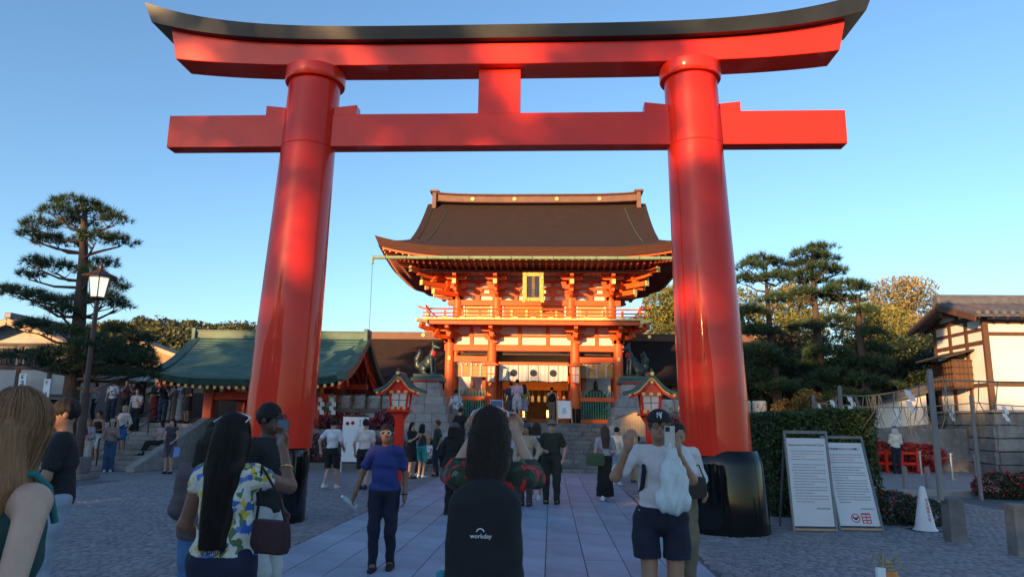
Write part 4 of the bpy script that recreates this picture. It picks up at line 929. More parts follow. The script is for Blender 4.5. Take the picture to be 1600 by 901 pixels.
# ------------------------------------------------------------------ street lamp
sl_ = empty('street_lamp', (-13.05, 19.75, 0), 0, 'tall brown street lamp with glowing glass lantern before the big pine', 'lamp')
lampm = M('brown_iron', (.055, .030, .024), .5, .25, 5)
MB().box(-.42, .42, -.42, .42, 0, .16).build('plinth', stone_d, sl_, bevel=.02); MB().box(-.26, .26, -.26, .26, .161, .60).build('base', stone_d, sl_, bevel=.03)
MB().tube([(0, 0, .6), (0, 0, 2.3), (0, 0, 2.32), (0, 0, 4.98)], [.12, .11, .085, .06], 12).build('pole', lampm, sl_, smooth=40); MB().tube([(0, 0, 2.25), (0, 0, 2.35)], .13, 12).build('pole_ring', lampm, sl_)
MB().lathe([(.06, 4.97), (.22, 5.02), (.23, 5.07)], 6).build('lantern_base', lampm, sl_)
gl = MB().lathe([(.20, 5.075), (.295, 5.62)], 6).build('glass', M('glowing_glass', (.8, .8, .7), .3, .03, 4, emit=(.95, 1.0, .78, .38)), sl_)
for k in range(6):
    a = k*math.pi/3; MB().bar((.21*math.cos(a), .21*math.sin(a), 5.07), (.305*math.cos(a), .305*math.sin(a), 5.64), .025, .025).build('glazing_bar', lampm, sl_)
MB().lathe([(.50, 5.62), (.52, 5.66), (.30, 5.76), (.12, 5.86), (.06, 5.92), (.07, 5.98), (.02, 6.06)], 6).build('hood', lampm, sl_)
# ------------------------------------------------------------------ big pine on the left
def padp(px, py, Y, w, h, base): q = at(px, py, Y); k = Y/1125.; return (q.x-base[0], q.y-base[1], q.z-base[2], w*k/2, max(w*k/2*.75, .35), h*k/2)
B1 = (-14.55, 21.3, 0)
PB = [(118, 318, 21.3, 75, 24), (92, 332, 20.9, 62, 26), (150, 334, 21.6, 70, 30), (180, 345, 21.1, 42, 26), (60, 352, 21.2, 60, 26), (48, 368, 20.8, 44, 24), (85, 378, 21.8, 70, 26), (150, 372, 20.7, 66, 26), (188, 378, 21.4, 50, 26), (118, 350, 22.0, 60, 22),
      (58, 412, 20.9, 52, 26), (88, 418, 21.8, 60, 28), (45, 430, 21.5, 34, 22), (160, 412, 21.9, 46, 22), (140, 425, 20.6, 40, 20), (178, 448, 21.2, 46, 30), (165, 468, 20.8, 60, 30), (185, 478, 21.7, 34, 18), (130, 470, 21.9, 50, 22),
      (30, 458, 21.2, 56, 24), (60, 466, 20.6, 56, 26), (85, 474, 21.9, 60, 26), (95, 486, 20.8, 50, 20), (15, 452, 21.6, 26, 14),
      (60, 512, 21.4, 80, 30), (30, 560, 21.0, 70, 26), (110, 520, 20.8, 70, 30), (185, 518, 21.3, 60, 30), (150, 540, 20.4, 90, 36), (200, 545, 21.9, 70, 36), (225, 532, 22.2, 46, 26), (90, 555, 20.6, 90, 30), (170, 575, 20.8, 110, 34), (215, 580, 21.6, 60, 30), (130, 592, 21.4, 110, 22), (190, 598, 20.9, 100, 20), (230, 592, 21.8, 40, 18), (95, 584, 22.2, 70, 22), (215, 560, 20.9, 60, 26)]
PB = [(a, b-(13 if b > 570 else 0), c, d*1.04, e*1.22) for a, b, c, d, e in PB]
pine('pine_tree', B1, [(0, 0, 0, .27), (.02, 0, 2.2, .235), (.0, 0, 4.2, .20), (-.10, 0, 6.2, .15), (-.25, 0, 7.6, .10), (-.3, 0, 8.3, .05)],
     [padp(a, b, c, d, e, B1) for a, b, c, d, e in PB], 'large pruned pine with layered pads beside the lamp on the left', 31, dens=46, group='pruned pines')
# ------------------------------------------------------------------ right: white house on a stone base
wh = empty('plaster_house', (16.15, 27.6, 0), 0, 'white plaster house with brown timbers and tiled roof on a stone base at right', 'house')
HL, HD, Z0, Z1, ZR = 9.5, 3.5, 2.43, 5.98, 6.62
MB().box(0, HL, 0, HD, Z0, Z1).build('wall', white_p, wh)
MB().prism([(0, -.02, Z1), (0, HD+.02, Z1), (0, HD/2, ZR-.15)], (-.0, 0, 0), (.25, 0, 0)).build('gable_wall', white_p, wh)
tm = lambda a, b, w_=.16, d_=.10: MB().bar(a, b, d_, w_).build('timber', wood, wh)
for x in (.0, 2.15, 4.3, 6.45, 8.6): MB().box(x-.10, x+.10, -.06, .06, Z0-.02, Z1+.05).build('post', wood, wh)
for z in (Z0+.85, 5.15, 5.60): MB().box(.1, HL, -.04, .05, z, z+.14).build('rail', wood, wh)
for z, h_ in ((Z0+.85, .14), (4.85, .15), (5.35, .12), (5.80, .18)): MB().box(-.05, .05, .06, HD, z, z+h_).build('rail', wood, wh)
for y in (1.2, 2.35, HD): MB().box(-.055, .06, y-.09, y+.09, Z0, Z1).build('post', wood, wh)
MB().box(-.07, .04, HD/2-.07, HD/2+.07, Z1, ZR-.3).build('king_post', wood, wh); MB().box(-.06, .04, .6, HD-.6, 6.18, 6.28).build('collar_beam', wood, wh)
for y in (.02, HD/2, HD-.02): MB().box(-.65, 0.2, y-.12, y+.12, (Z1-.02 if abs(y-HD/2) > .5 else ZR-.55), (Z1+.22 if abs(y-HD/2) > .5 else ZR-.30)).build('purlin_end', wood, wh, bevel=.03)
OV = .75; k_ = (ZR-Z1)/(HD/2)
for s in (-1, 1):
    ye = HD/2+s*(HD/2+OV); ze = Z1-k_*OV*.8+.1
    MB().prism([(-.7, HD/2, ZR), (-.7, ye, ze), (-.7, ye, ze-.10), (-.7, HD/2, ZR-.12)], (0, 0, 0), (HL+.9, 0, 0)).build('roof', tile_m, wh)
    nt = 34
    for i in range(nt):
        x = -.62+i*(HL+.75)/nt; MB().tube([(x, HD/2, ZR+.03), (x, (HD/2+ye)/2, (ZR+ze)/2+.02), (x, ye-s*-.03, ze+.04)], .075, 7).build('roof_tile_row', tile_m, wh)
        MB().tube([(x, ye+s*.035, ze+.04), (x, ye+s*.06, ze+.04)], .085, 10).build('eave_tile', tile_m, wh)
    MB().bar((-.72, HD/2, ZR-.16), (-.72, ye, ze-.16), .06, .22).build('bargeboard', wood, wh)
    for i in range(20):
        x = -.55+i*.5; MB().bar((x, ye-s*.05, ze-.14), (x, HD/2+s*HD/2, Z1+.02), .07, .08).build('rafter', wood_d, wh)
MB().box(-.75, HL+.2, HD/2-.16, HD/2+.16, ZR, ZR+.26).build('ridge', tile_m, wh, bevel=.03); MB().tube([(-.76, HD/2, ZR+.30), (HL, HD/2, ZR+.30)], .09, 10).build('ridge_roll', tile_m, wh); MB().tube([(-.80, HD/2, ZR+.16), (-.76, HD/2, ZR+.16)], .2, 12).build('ridge_end_tile', tile_m, wh)
by = empty('lattice_bay', (0, 0, 0)); by.parent = wh; 
bay = MB().box(-.75, -.055, .95, 2.75, 3.25, 4.35).build('lattice_bay_window', wood, wh)
for i in range(9): MB().box(-.79, -.752, .98+i*.21, 1.05+i*.21, 3.25, 4.35).build('slat', wood, bay)
for i in range(5): MB().box(-.79, -.751, .95, 2.75, 3.28+i*.25, 3.33+i*.25).build('rail', wood_d, bay)
for i in range(4): MB().box(-.70+i*.16, -.64+i*.16, .915, .948, 3.25, 4.35).build('slat', wood, bay)
for i in range(5): MB().box(-.74, -.06, .90, .914, 3.28+i*.25, 3.32+i*.25).build('rail', wood_d, bay)
MB().prism([(-1.15, .7, 4.36), (-1.15, 3.0, 4.36), (-.05, 3.0, 4.68), (-.05, .7, 4.68)], (0, 0, 0), (0, 0, .06)).build('bay_roof', wood_d, bay)
bpy.data.objects.remove(by)
# stone base wall: fitted blocks on two faces
sw = empty('stone_wall', (16.15, 27.6, 0), 0, 'fitted grey stone block wall under the white house at right', 'wall')
MB().box(.10, HL, .10, HD+8, 0, 2.33).build('core', stone_d, sw); MB().box(-.12, HL, -.12, HD+8, 2.331, 2.425).build('coping', stone, sw, bevel=.02)
g3 = random.Random(8)
z = 0
for c in range(5):
    hh = 2.33/5; 
    for face in (0, 1):
        t = 0.
        while t < (HL if face == 0 else HD+7.5):
            L_ = g3.uniform(.5, 1.1); d1, d2, d3, d4 = [g3.uniform(-.10, .10) for _ in range(4)]; o_ = .10*(1-c/5)+g3.uniform(-.015, .02)
            lo_, hi_ = c*hh+.008, (c+1)*hh-.008
            q = [(t+d1*.5+.012, lo_), (t+L_+d2*.5-.012, lo_+g3.uniform(0, .05)), (t+L_+d3*.5-.012, hi_), (t+d4*.5+.012, hi_-g3.uniform(0, .04))]
            if face == 0: MB().prism([(a, -o_, b) for a, b in q], (0, 0, 0), (0, o_+.12, 0)).build('block', stone_d, sw, bevel=.02)
            else: MB().prism([(-o_, a, b) for a, b in q], (0, 0, 0), (o_+.12, 0, 0)).build('block', stone_d, sw, bevel=.02)
            t += L_
# lower plaster wall running down to the left
lw = empty('plaster_wall', (15.5, 31.0, 0), R(0), 'low white plaster wall with tiled coping sloping down beside the house', 'wall')
MB().prism([(0, 0, 1.9), (-3.6, .8, 1.5), (-3.6, .8, 2.2), (0, 0, 3.25)], (0, 0, 0), (.05, .3, 0)).build('wall', white_p, lw)
MB().prism([(0.1, -.35, 3.2), (-3.8, .45, 2.15), (-3.8, .8, 2.42), (.1, 0, 3.48)], (0, 0, 0), (0, .0, .08)).build('coping', tile_m, lw); MB().prism([(0, 0, 0), (-3.6, .8, 0), (-3.6, .8, 1.5), (0, 0, 1.9)], (0, .02, 0), (.05, .3, 0)).build('stone_foot', stone_d, lw)
# ------------------------------------------------------------------ right plaza: hedge, boards, cone, posts
hedge_l = leafmat('hedge_leaf', (.032, .070, .020), (.06, .11, .025)); dark_l = leafmat('dark_leaf', (.018, .036, .014)); mid_l = leafmat('mid_leaf', (.045, .085, .022)); olive_l = leafmat('olive_leaf', (.12, .135, .022), (.20, .18, .03)); tan_l = leafmat('tan_blossom', (.36, .25, .12), (.16, .15, .04))
hd = empty('clipped_hedge', (5.22, 15.2, 0), R(0), 'tall clipped green hedge behind the two notice boards', 'hedge')
gq = np.random.default_rng(2); n = 26000
# box-shaped shell of leaves
def box_shell(n, sx, sy, h, g_):
    f = g_.choice(5, n, p=[.36, .12, .1, .1, .32]); a = g_.random(n)*2-1; b = g_.random(n); o = 1-np.abs(g_.normal(size=n))*.05
    P = np.zeros((n, 3)); dp = np.abs(g_.normal(size=n))*.07-.03
    for k, (x, y, z) in enumerate([(a*sx, -sy+dp, b*h), (a*sx, sy-dp, b*h), (-sx+dp, a*sy, b*h), (sx-dp, a*sy, b*h), (a*sx, (b*2-1)*sy, h-dp)]):
        q = f == k; P[q] = np.c_[x, y, z][q]
    P[:, 2] += .05*np.sin(P[:, 0]*2.3)*(P[:, 2]/h)+.03*np.sin(P[:, 0]*7); P[:, 1] += .05*np.sin(P[:, 0]*3+P[:, 2]*4); return P
link('foliage', leaf_mesh('foliage', box_shell(22000, 1.02, .8, 1.98, gq), .045, 5), hedge_l, hd)
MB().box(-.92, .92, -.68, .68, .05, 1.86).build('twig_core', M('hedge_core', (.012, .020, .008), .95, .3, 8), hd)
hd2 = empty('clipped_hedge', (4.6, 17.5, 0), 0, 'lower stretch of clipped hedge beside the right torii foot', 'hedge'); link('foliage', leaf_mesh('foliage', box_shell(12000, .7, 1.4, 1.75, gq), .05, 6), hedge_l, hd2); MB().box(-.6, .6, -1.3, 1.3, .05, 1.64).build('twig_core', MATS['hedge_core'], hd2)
azalea((5.95, 13.75, 0), [((-.5, 0, .26), (.55, .45, .34)), ((.15, .05, .25), (.55, .45, .33)), ((.65, 0, .20), (.42, .4, .28))], 9000, 260, 'low dark rounded azalea bush behind the white cone', 41, az_red, leaf=.035)
azalea((11.9, 19.4, 0), [((-.6, 0, .28), (.6, .5, .36)), ((.2, 0, .28), (.7, .5, .38)), ((1.0, 0, .3), (.7, .5, .38))], 9000, 900, 'low reddish azalea bush at the right edge by the kerb', 42, az_red, leaf=.045)
azalea((12.9, 28.9, 0), [((-1.3, 0, .75), (.8, .5, .42)), ((-.3, 0, .75), (.8, .5, .42)), ((.7, 0, .72), (.8, .5, .42)), ((1.4, 0, .70), (.6, .5, .40)), ((-.3, 0, .3), (2.0, .45, .36))], 6000, 9000, 'bright red flowering azalea hedge behind the red barrier', 43, az_red, leaf=.05)
wt = M('board_white', (.62, .63, .64), .6, .03, 4); galv = M('grey_steel', (.16, .17, .18), .45, .2, 6, metal=.5)
def board(px, lean, top, w_, rz, label, title, jp):
    b = empty('notice_board', (px[0], px[1], 0), rz, label, 'sign', 'leaning notice boards')
    P0 = Vector((0, 0, .10)); U = Vector((0, lean, top)).normalized(); Ln = 1.42
    def pt(x, t, o=0.): q = P0+U*t; nn_ = Vector((0, -U.z, U.y)); return (x, q.y+nn_.y*o, q.z+nn_.z*o)
    pan = MB().prism([pt(-w_/2, 0), pt(w_/2, 0), pt(w_/2, Ln), pt(-w_/2, Ln)], (0, 0, 0), Vector((0, .02, 0))).build('panel', wt, b)
    for x in (-w_/2-.02, w_/2+.02): MB().bar(pt(x, -.10), pt(x, Ln+.12), .035, .035).build('frame_rail', galv, b); MB().bar(pt(x, Ln+.05), (x, lean*1.15+.42, .0), .03, .03).build('rear_leg', galv, b)
    MB().bar(pt(-w_/2-.02, Ln+.10), pt(w_/2+.02, Ln+.10), .035, .05).build('top_bar', galv, b); MB().bar(pt(-w_/2, -.05), pt(w_/2, -.05), .05, .03).build('foot_bar', wood_l, b)
    # printed lines: word-sized dashes
    g_ = random.Random(len(label)); pr, rd = MB(), MB(); t = Ln-.22; i = 0
    def line(mb, x0, x1, t, h, dash):
        x = x0
        while x < x1:
            l = min(g_.uniform(*dash), x1-x); 
            if l > .006: mb.prism([pt(x, t, .0015), pt(x+l, t, .0015), pt(x+l, t+h, .0015), pt(x, t+h, .0015)], (0, 0, 0), (0, .001, 0))
            x += l+.008
    dash = (.012, .03) if jp else (.015, .055)
    while t > .34:
        x0 = -w_/2+(.07 if i % 3 else .05); x1 = w_/2-g_.uniform(.05, .05+.35*(i % 3 == 2)); line(rd if i in (1, 2) else pr, x0, x1, t, .013 if jp else .010, dash); t -= .046 if i not in (3, 20) else .085; i += 1
    line(pr, w_/2-.26, w_/2-.04, .27, .018, dash)
    pr.build('printed_lines', M('print_grey', (.10, .10, .12), .7), pan)['kind'] = 'stuff'; rd.build('printed_red_lines', M('print_red', (.45, .16, .16), .7), pan)['kind'] = 'stuff'
    ang = math.atan2(top, lean); o = put_text('heading', title, .042 if not jp else .046, ink, pan, pt(0, Ln-.115, .002), (ang, 0, 0))
    if jp:
        fr = MB(); 
        c = [(x_, t_) for x_, t_ in ((-.20, .20), (-.03, .20), (-.03, .04), (-.20, .04))]
        MB().prism([pt(.05+.0, .04, .0015), pt(.20, .04, .0015), pt(.20, .21, .0015), pt(.05, .21, .0015)], (0, 0, 0), (0, .001, 0)).build('red_print_block', redink, pan)
        for k in range(3):
            for q in range(2): MB().prism([pt(.065+q*.068, .052+k*.05, .003), pt(.118+q*.068, .052+k*.05, .003), pt(.118+q*.068, .083+k*.05, .003), pt(.065+q*.068, .083+k*.05, .003)], (0, 0, 0), (0, .001, 0)).build('white_print', wt, pan)
        R_ = MB(); N = 28
        for k in range(N):
            a, a2 = 2*math.pi*k/N, 2*math.pi*(k+1)/N
            R_.prism([pt(-.05+.075*math.cos(a), .125+.075*math.sin(a), .002), pt(-.05+.075*math.cos(a2), .125+.075*math.sin(a2), .002), pt(-.05+.06*math.cos(a2), .125+.06*math.sin(a2), .002), pt(-.05+.06*math.cos(a), .125+.06*math.sin(a), .002)], (0, 0, 0), (0, .001, 0))
        R_.build('prohibition_ring', redink, pan)
        Q = MB()
        for cx, r in ((-.05, .022),): Q.prism([pt(cx+r*1.3*math.cos(2*math.pi*k/16), .115+r*math.sin(2*math.pi*k/16), .002) for k in range(16)], (0, 0, 0), (0, .001, 0))
        for cx in (-.085, -.015): Q.prism([pt(cx+.014*math.cos(2*math.pi*k/10), .14+.02*math.sin(2*math.pi*k/10), .002) for k in range(10)], (0, 0, 0), (0, .001, 0))
        Q.build('prohibition_symbol', ink, pan)
    return b
board((4.32, 12.55), .20, 1.5, .66, R(2), 'leaning white notice board printed in English, left of the pair', 'Requests from Fushimi Inari Taisha', False)
board((5.12, 12.72), .52, 1.4, .66, R(2), 'leaning white notice board printed in Japanese with red prohibition mark, right of the pair', '伏見稲荷大社からのお願い', True)
def cone(x, y, h, label, txt=None, grp=None):
    c = empty('traffic_cone', (x, y, 0), 0, label, 'cone', grp)
    MB().lathe([(.19*h/.72, .03), (.155*h/.72, .07), (.05*h/.72, h-.06), (.045*h/.72, h-.02), (.02, h)], 24).build('cone_body', M('white_cone_plastic', (.68, .68, .67), .4, .05, 6), c, smooth=50)
    MB().box(-.23*h/.72, .23*h/.72, -.23*h/.72, .23*h/.72, 0, .03).build('base_plate', M('black_rubber', (.015, .015, .016), .7), c, bevel=.008)
    if txt:
        n_ = len(txt)
        for k, ch in enumerate(txt): z = h*.70-k*.062; r = .155-(z-.07)*(.105/.59); put_text('red_lettering', ch, .058, redink, c, (.02, -r-.004, z), (R(80), 0, R(4)))
cone(6.27, 12.95, .74, 'white traffic cone with vertical red characters beside the notice boards', '伏見稲荷大社')
cone(17.2, 26.2, .72, 'white cone next to the folding sign at the far right, nearer one', None, 'far white cones'); cone(18.0, 26.7, .70, 'white cone next to the bush at the far right, farther one', None, 'far white cones')
# stone footings, tall posts with straw ropes
gw = M('grey_post_wood', (.22, .20, .19), .8, .25, 4, bump=.2, stretch=(1, 1, .15))
def bollard(x, y, h, label):
    b = MB().loft([[(.13*math.cos(t+.785)*s_*1.25, .13*math.sin(t+.785)*s_*1.25, z_) for t in np.linspace(0, 2*math.pi, 5)[:-1]] for s_, z_ in ((1.05, 0), (1.0, h*.85), (.95, h*.86), (1.0, h*.88), (.98, h-.02), (.90, h))]).build('stone_bollard', stone_d, None, bevel=.012); b.location = (x, y, 0); tag(b, label, 'bollard', 'square stone bollards')
bollard(6.12, 11.75, .66, 'square stone bollard carrying the tall grey post on the right'); bollard(6.38, 10.6, .70, 'square stone bollard cut off by the right edge of the picture')
POSTS = {'A': (5.98, 11.78, .62, 2.62), 'B': (10.55, 18.9, 0, 2.55), 'C': (6.32, 16.3, 0, 2.60), 'D': (7.05, 20.0, 0, 2.55), 'E': (8.9, 9.4, 0, 2.6), 'F': (14.6, 17.8, 0, 2.55)}
lab = {'A': 'tall grey wooden post rising from the stone bollard', 'B': 'grey wooden post with ropes standing at the kerb on the right', 'C': 'weathered wooden rope post at the right end of the hedge', 'D': 'grey wooden rope post standing behind the hedge', 'E': 'grey rope post just outside the right edge near the camera', 'F': 'grey rope post outside the right edge by the kerb'}
for k, (x, y, z, h) in POSTS.items():
    if k in 'EF': continue
    p_ = MB().tube([(0, 0, 0), (0, 0, h-z-.03), (0, 0, h-z)], [.050, .044, .03], 10).build('rope_post', gw, None, smooth=40); p_.location = (x, y, z); tag(p_, lab[k], 'post')
ropem = M('straw_rope', (.30, .25, .16), .9, .2, 20, bump=.4)
def rope(a, b, sag, zf, label, seed, nst, nsh):
    A, Bq = POSTS[a], POSTS[b]; p0 = Vector((A[0], A[1], A[3]-zf)); p1 = Vector((Bq[0], Bq[1], Bq[3]-zf)); c = lambda t: p0.lerp(p1, t)-Vector((0, 0, sag*4*t*(1-t)))
    r_ = empty('sacred_rope', tuple(p0), 0, label, 'rope'); g_ = random.Random(seed)
    MB().tube([c(t)-p0 for t in np.linspace(0, 1, 17)], .014, 6).build('rope', ropem, r_)
    for k in range(nst):
        t = g_.random(); q = c(t)-p0; MB().tube([q, q+Vector((g_.uniform(-.08, .08), g_.uniform(-.08, .08), -.3)), q+Vector((g_.uniform(-.28, .28), g_.uniform(-.15, .15), -g_.uniform(.55, .85)))], [.010, .008, .003], 5).build('straw_tassel', ropem, r_)
    for k in range(nsh):
        t = (k+.5)/nsh+g_.uniform(-.1, .1); q = c(t); shide(q.x, q.y, q.z-.01, .36, 'white paper streamer, %s on %s' % (('left', 'middle', 'right')[min(2, int((k+.5)/nsh*3))] if nsh > 1 else 'only', label), 'streamers on the straw ropes', g_.uniform(-.6, .6))
rope('D', 'C', .10, .18, 'straw rope between the posts behind the hedge', 1, 14, 2); rope('C', 'A', .10, .20, 'straw rope from the hedge post to the bollard post', 2, 18, 2); rope('D', 'B', .12, .20, 'straw rope between the hedge post and the kerb post', 3, 20, 3)
rope('A', 'E', .08, .16, 'straw rope running from the bollard post out of the picture', 4, 12, 1); rope('B', 'F', .12, .18, 'straw rope running from the kerb post out of the picture', 5, 14, 2)
kb = MB().box(7.4, 40, 19.95, 20.25, -.02, .13).build('kerb', stone, None, bevel=.015); tag(kb, 'low granite kerb across the right plaza', 'kerb', kind='structure')
pvm = MB().box(7.4, 40, 20.25, 60, -.03, .11).build('pavement', M('pale_paving', (.24, .24, .25), .75, .15, 1.5, bump=.2, bscale=25), None); tag(pvm, 'raised pale pavement behind the right kerb', 'pavement', kind='structure')
rb = empty('red_barrier', (12.6, 27.9, .11), R(3), 'bright red wooden barrier in front of the flowering hedge', 'barrier')
for z in (.28, .66): MB().box(-.85, .85, -.03, .03, z, z+.10).build('rail', verm, rb)
for x in (-.85, -.28, .28, .85): MB().box(x-.05, x+.05, -.05, .05, 0, .80).build('post', verm, rb)
for x in (.28, .85): MB().box(x-.06, x+.06, -.35, .35, -.0, .06).build('foot', verm, rb)
for i, (x, y) in enumerate(((9.6, 20.7), (10.3, 20.9))):
    o = MB().lathe([(.07, 0), (.065, .55), (.05, .58)], 12).build('short_post', gw, None, smooth=40); o.location = (x, y, .11); tag(o, 'short grey timber post by the red barrier, %s one' % ('left' if i == 0 else 'right'), 'post', 'short timber posts')
stm = M('brushed_steel', (.45, .44, .42), .35, .1, 8, metal=.8)
sp = [(13.0, 26.8), (12.9, 24.6), (12.95, 23.3)]
for i, (x, y) in enumerate(sp):
    o = empty('rope_stanchion', (x, y, .11), 0, 'silver rope stanchion, %s of the three on the right pavement' % ('farthest', 'middle', 'nearest')[i], 'stanchion', 'silver stanchions')
    MB().lathe([(.12, 0), (.12, .02), (.045, .03), (.045, .78)], 14).build('pole', stm, o, smooth=30); MB().lathe([(.065, .78), (.065, .82), (.03, .84)], 14).build('cap', stm, o, smooth=30)
for i in range(2):
    a, b = sp[i], sp[i+1]; o = MB().tube([(a[0]+(b[0]-a[0])*t, a[1]+(b[1]-a[1])*t, .84-.12*4*t*(1-t)) for t in np.linspace(0, 1, 9)], .012, 5).build('barrier_rope', ropem, None); tag(o, 'thin rope slung between the %s two stanchions' % ('far' if i == 0 else 'near'), 'rope')
af = empty('folding_sign', (16.7, 26.4, .11), R(20), 'dark folding sign standing by the stone wall at the right', 'sign')
for s in (-1, 1): MB().bar((-.3, s*.3, 0), (-.3, 0, .95), .04, .04).build('leg', blk, af); MB().bar((.3, s*.3, 0), (.3, 0, .95), .04, .04).build('leg', blk, af)
MB().prism([(-.28, -.27, .12), (.28, -.27, .12), (.28, -.02, .92), (-.28, -.02, .92)], (0, -.012, 0), (0, .0, 0)).build('panel', M('chalk_panel', (.05, .045, .05), .6), af)
MB().prism([(-.2, -.20, .35), (.2, -.20, .35), (.2, -.1, .68), (-.2, -.1, .68)], (0, -.016, 0), (0, -.0125, 0)).build('pale_print', M('chalk_pink', (.35, .22, .2), .8), af)
# straw-bound bundle standing close to the camera
bn = empty('wrapped_bundle', (2.33, 5.4, 0), R(10), 'orange cone-shaped bundle tied with straw rope and white paper at the bottom edge', 'bundle')
bn.scale = (1.45, 1.45, 1.5)
MB().lathe([(.15, 0), (.14, .1), (.05, .46), (.025, .52)], 14).build('orange_wrap', M('orange_wrap', (.55, .17, .03), .45, .2, 8), bn, smooth=50)
MB().box(-.085, -.045, -.06, -.04, .2, .50).build('white_paper_strip', paper, bn)
for k in range(3): MB().tube([(.036*math.cos(t)*(1-.15*k), .036*math.sin(t)*(1-.15*k), .485+.014*k) for t in np.linspace(0, 6.283, 13)], .009, 6, False).build('rope_turn', ropem, bn)
for k in range(5): MB().tube([(.02*math.cos(k*1.3), .02*math.sin(k*1.3), .51), (.05*math.cos(k*1.3), .05*math.sin(k*1.3), .545), (.07*math.cos(k*1.3), .07*math.sin(k*1.3), .50)], .006, 5).build('rope_loop', ropem, bn)
# ------------------------------------------------------------------ trees on the right
def pads(B, L): return [padp(a, b, c, d, e, B) for a, b, c, d, e in L]
B2 = (9.3, 30.2, .1)
pine('pine_tree', B2, [(0, 0, 0, .24), (-.1, 0, 3, .19), (-.25, 0, 5.5, .13), (-.3, 0, 7.4, .07), (-.25, 0, 8.3, .03)], pads(B2, [(1190, 408, 30, 56, 22), (1172, 418, 29.6, 44, 22), (1214, 414, 30.6, 40, 22), (1165, 438, 30.3, 50, 24), (1205, 436, 29.7, 60, 26), (1225, 430, 30.8, 36, 20), (1215, 468, 29.7, 50, 22), (1170, 488, 29.5, 60, 26), (1185, 520, 29.9, 70, 26), (1185, 552, 29.4, 80, 30), (1215, 570, 30.3, 70, 30), (1180, 590, 30.2, 70, 30), (1215, 605, 29.6, 60, 26)]), 'dark pruned pine close beside the right torii pillar', 51, dens=34, group='pruned pines', nlen=.26, nn=15, nw=.024)
B3 = (11.2, 30.6, .1)
pine('pine_tree', B3, [(0, 0, 0, .26), (.0, 0, 3, .21), (-.1, 0, 6, .15), (-.15, 0, 8.2, .08), (-.1, 0, 9.0, .03)], pads(B3, [(1282, 388, 30.6, 46, 18), (1262, 398, 30.2, 52, 22), (1292, 404, 31.0, 40, 20), (1258, 414, 30.9, 50, 20), (1285, 420, 30.1, 60, 22), (1300, 426, 31.1, 36, 18), (1252, 432, 30.2, 44, 18), (1272, 440, 31.2, 50, 18), (1260, 458, 30.1, 46, 18), (1292, 464, 30.9, 44, 18), (1265, 512, 30.5, 70, 26), (1290, 552, 30.4, 80, 30), (1260, 575, 30.9, 80, 32), (1300, 588, 29.8, 70, 30), (1265, 606, 30.2, 80, 28)]), 'tallest dark pruned pine in the middle of the right group', 52, dens=34, group='pruned pines', nlen=.26, nn=15, nw=.024)
B4 = (12.9, 30.4, .1)
pine('pine_tree', B4, [(0, 0, 0, .24), (-.1, 0, 3, .19), (-.15, 0, 5.4, .13), (-.1, 0, 7.1, .05)], pads(B4, [(1325, 446, 30.4, 56, 20), (1305, 454, 30.0, 44, 18), (1345, 452, 30.8, 36, 18), (1320, 470, 30.9, 50, 18), (1350, 486, 30.0, 44, 18), (1305, 500, 30.3, 40, 20), (1365, 520, 30.2, 40, 20), (1360, 546, 30.8, 60, 24), (1330, 568, 30.5, 80, 30), (1370, 572, 30.0, 50, 26), (1335, 596, 30.2, 90, 30), (1375, 602, 30.8, 60, 26), (1325, 620, 29.6, 80, 24)]), 'dark pruned pine at the right end of the group, nearest the white house', 53, dens=34, group='pruned pines', nlen=.26, nn=15, nw=.024)
GTR = 'leafy trees behind the shrine walls'
broadleaf('leafy_tree', (10.8, 68, 1.7), 13.0, rblobs(1, 14, 4.6, 2.5, 12.0), 20000, .20, olive_l, 'sunlit yellow-green tree between the gate roof and the right pillar', 61, GTR)
broadleaf('leafy_tree', (10.6, 43, 1.7), 9.0, rblobs(2, 12, 2.9, 1.8, 7.9), 13000, .13, olive_l, 'sunlit yellow-green tree showing behind the leftmost right-hand pine', 62, GTR)
broadleaf('leafy_tree', (14.2, 42, 1.7), 9.2, rblobs(3, 13, 3.0, 1.4, 7.9), 13000, .13, olive_l, 'sunlit yellow-green tree showing between the right-hand pines', 63, GTR)
broadleaf('leafy_tree', (18.0, 41, 1.7), 7.4, rblobs(4, 12, 3.0, 1.2, 6.3), 12000, .13, olive_l, 'low sunlit yellow tree right of the last right-hand pine', 64, GTR)
broadleaf('blossoming_tree', (22.4, 46, 1.7), 9.6, rblobs(5, 14, 3.6, 2.0, 8.8), 20000, .13, tan_l, 'large tan blossoming tree beside the white house roof', 65, GTR)
broadleaf('leafy_tree', (17.6, 36.5, 1.0), 5.0, rblobs(6, 11, 2.4, 1.4, 4.7), 14000, .11, dark_l, 'dark green dense tree left of the white house gable', 66, GTR)
broadleaf('leafy_tree', (14.8, 36.0, .5), 4.6, rblobs(7, 11, 2.5, .8, 4.2), 13000, .11, dark_l, 'dark green tree low behind the right-hand pines', 67, GTR)
broadleaf('leafy_tree', (10.6, 34.2, .5), 5.8, rblobs(8, 12, 2.6, .8, 5.2), 15000, .10, dark_l, 'dark green shrub tree in front of the right corridor', 68, GTR)
broadleaf('maple_tree', (9.2, 27.2, .2), 2.6, rblobs(9, 9, 1.15, .9, 2.6), 7000, .06, leafmat('orange_maple', (.17, .085, .015), (.10, .10, .02)), 'small orange-tinged maple behind the hedge by the right pillar', 69, 'small garden trees', trunk_r=.08)
broadleaf('leafy_tree', (26.5, 39, 1.0), 6.5, rblobs(10, 11, 3.2, 1.4, 6.2), 12000, .14, dark_l, 'dark tree behind the right end of the white house roof', 70, GTR)
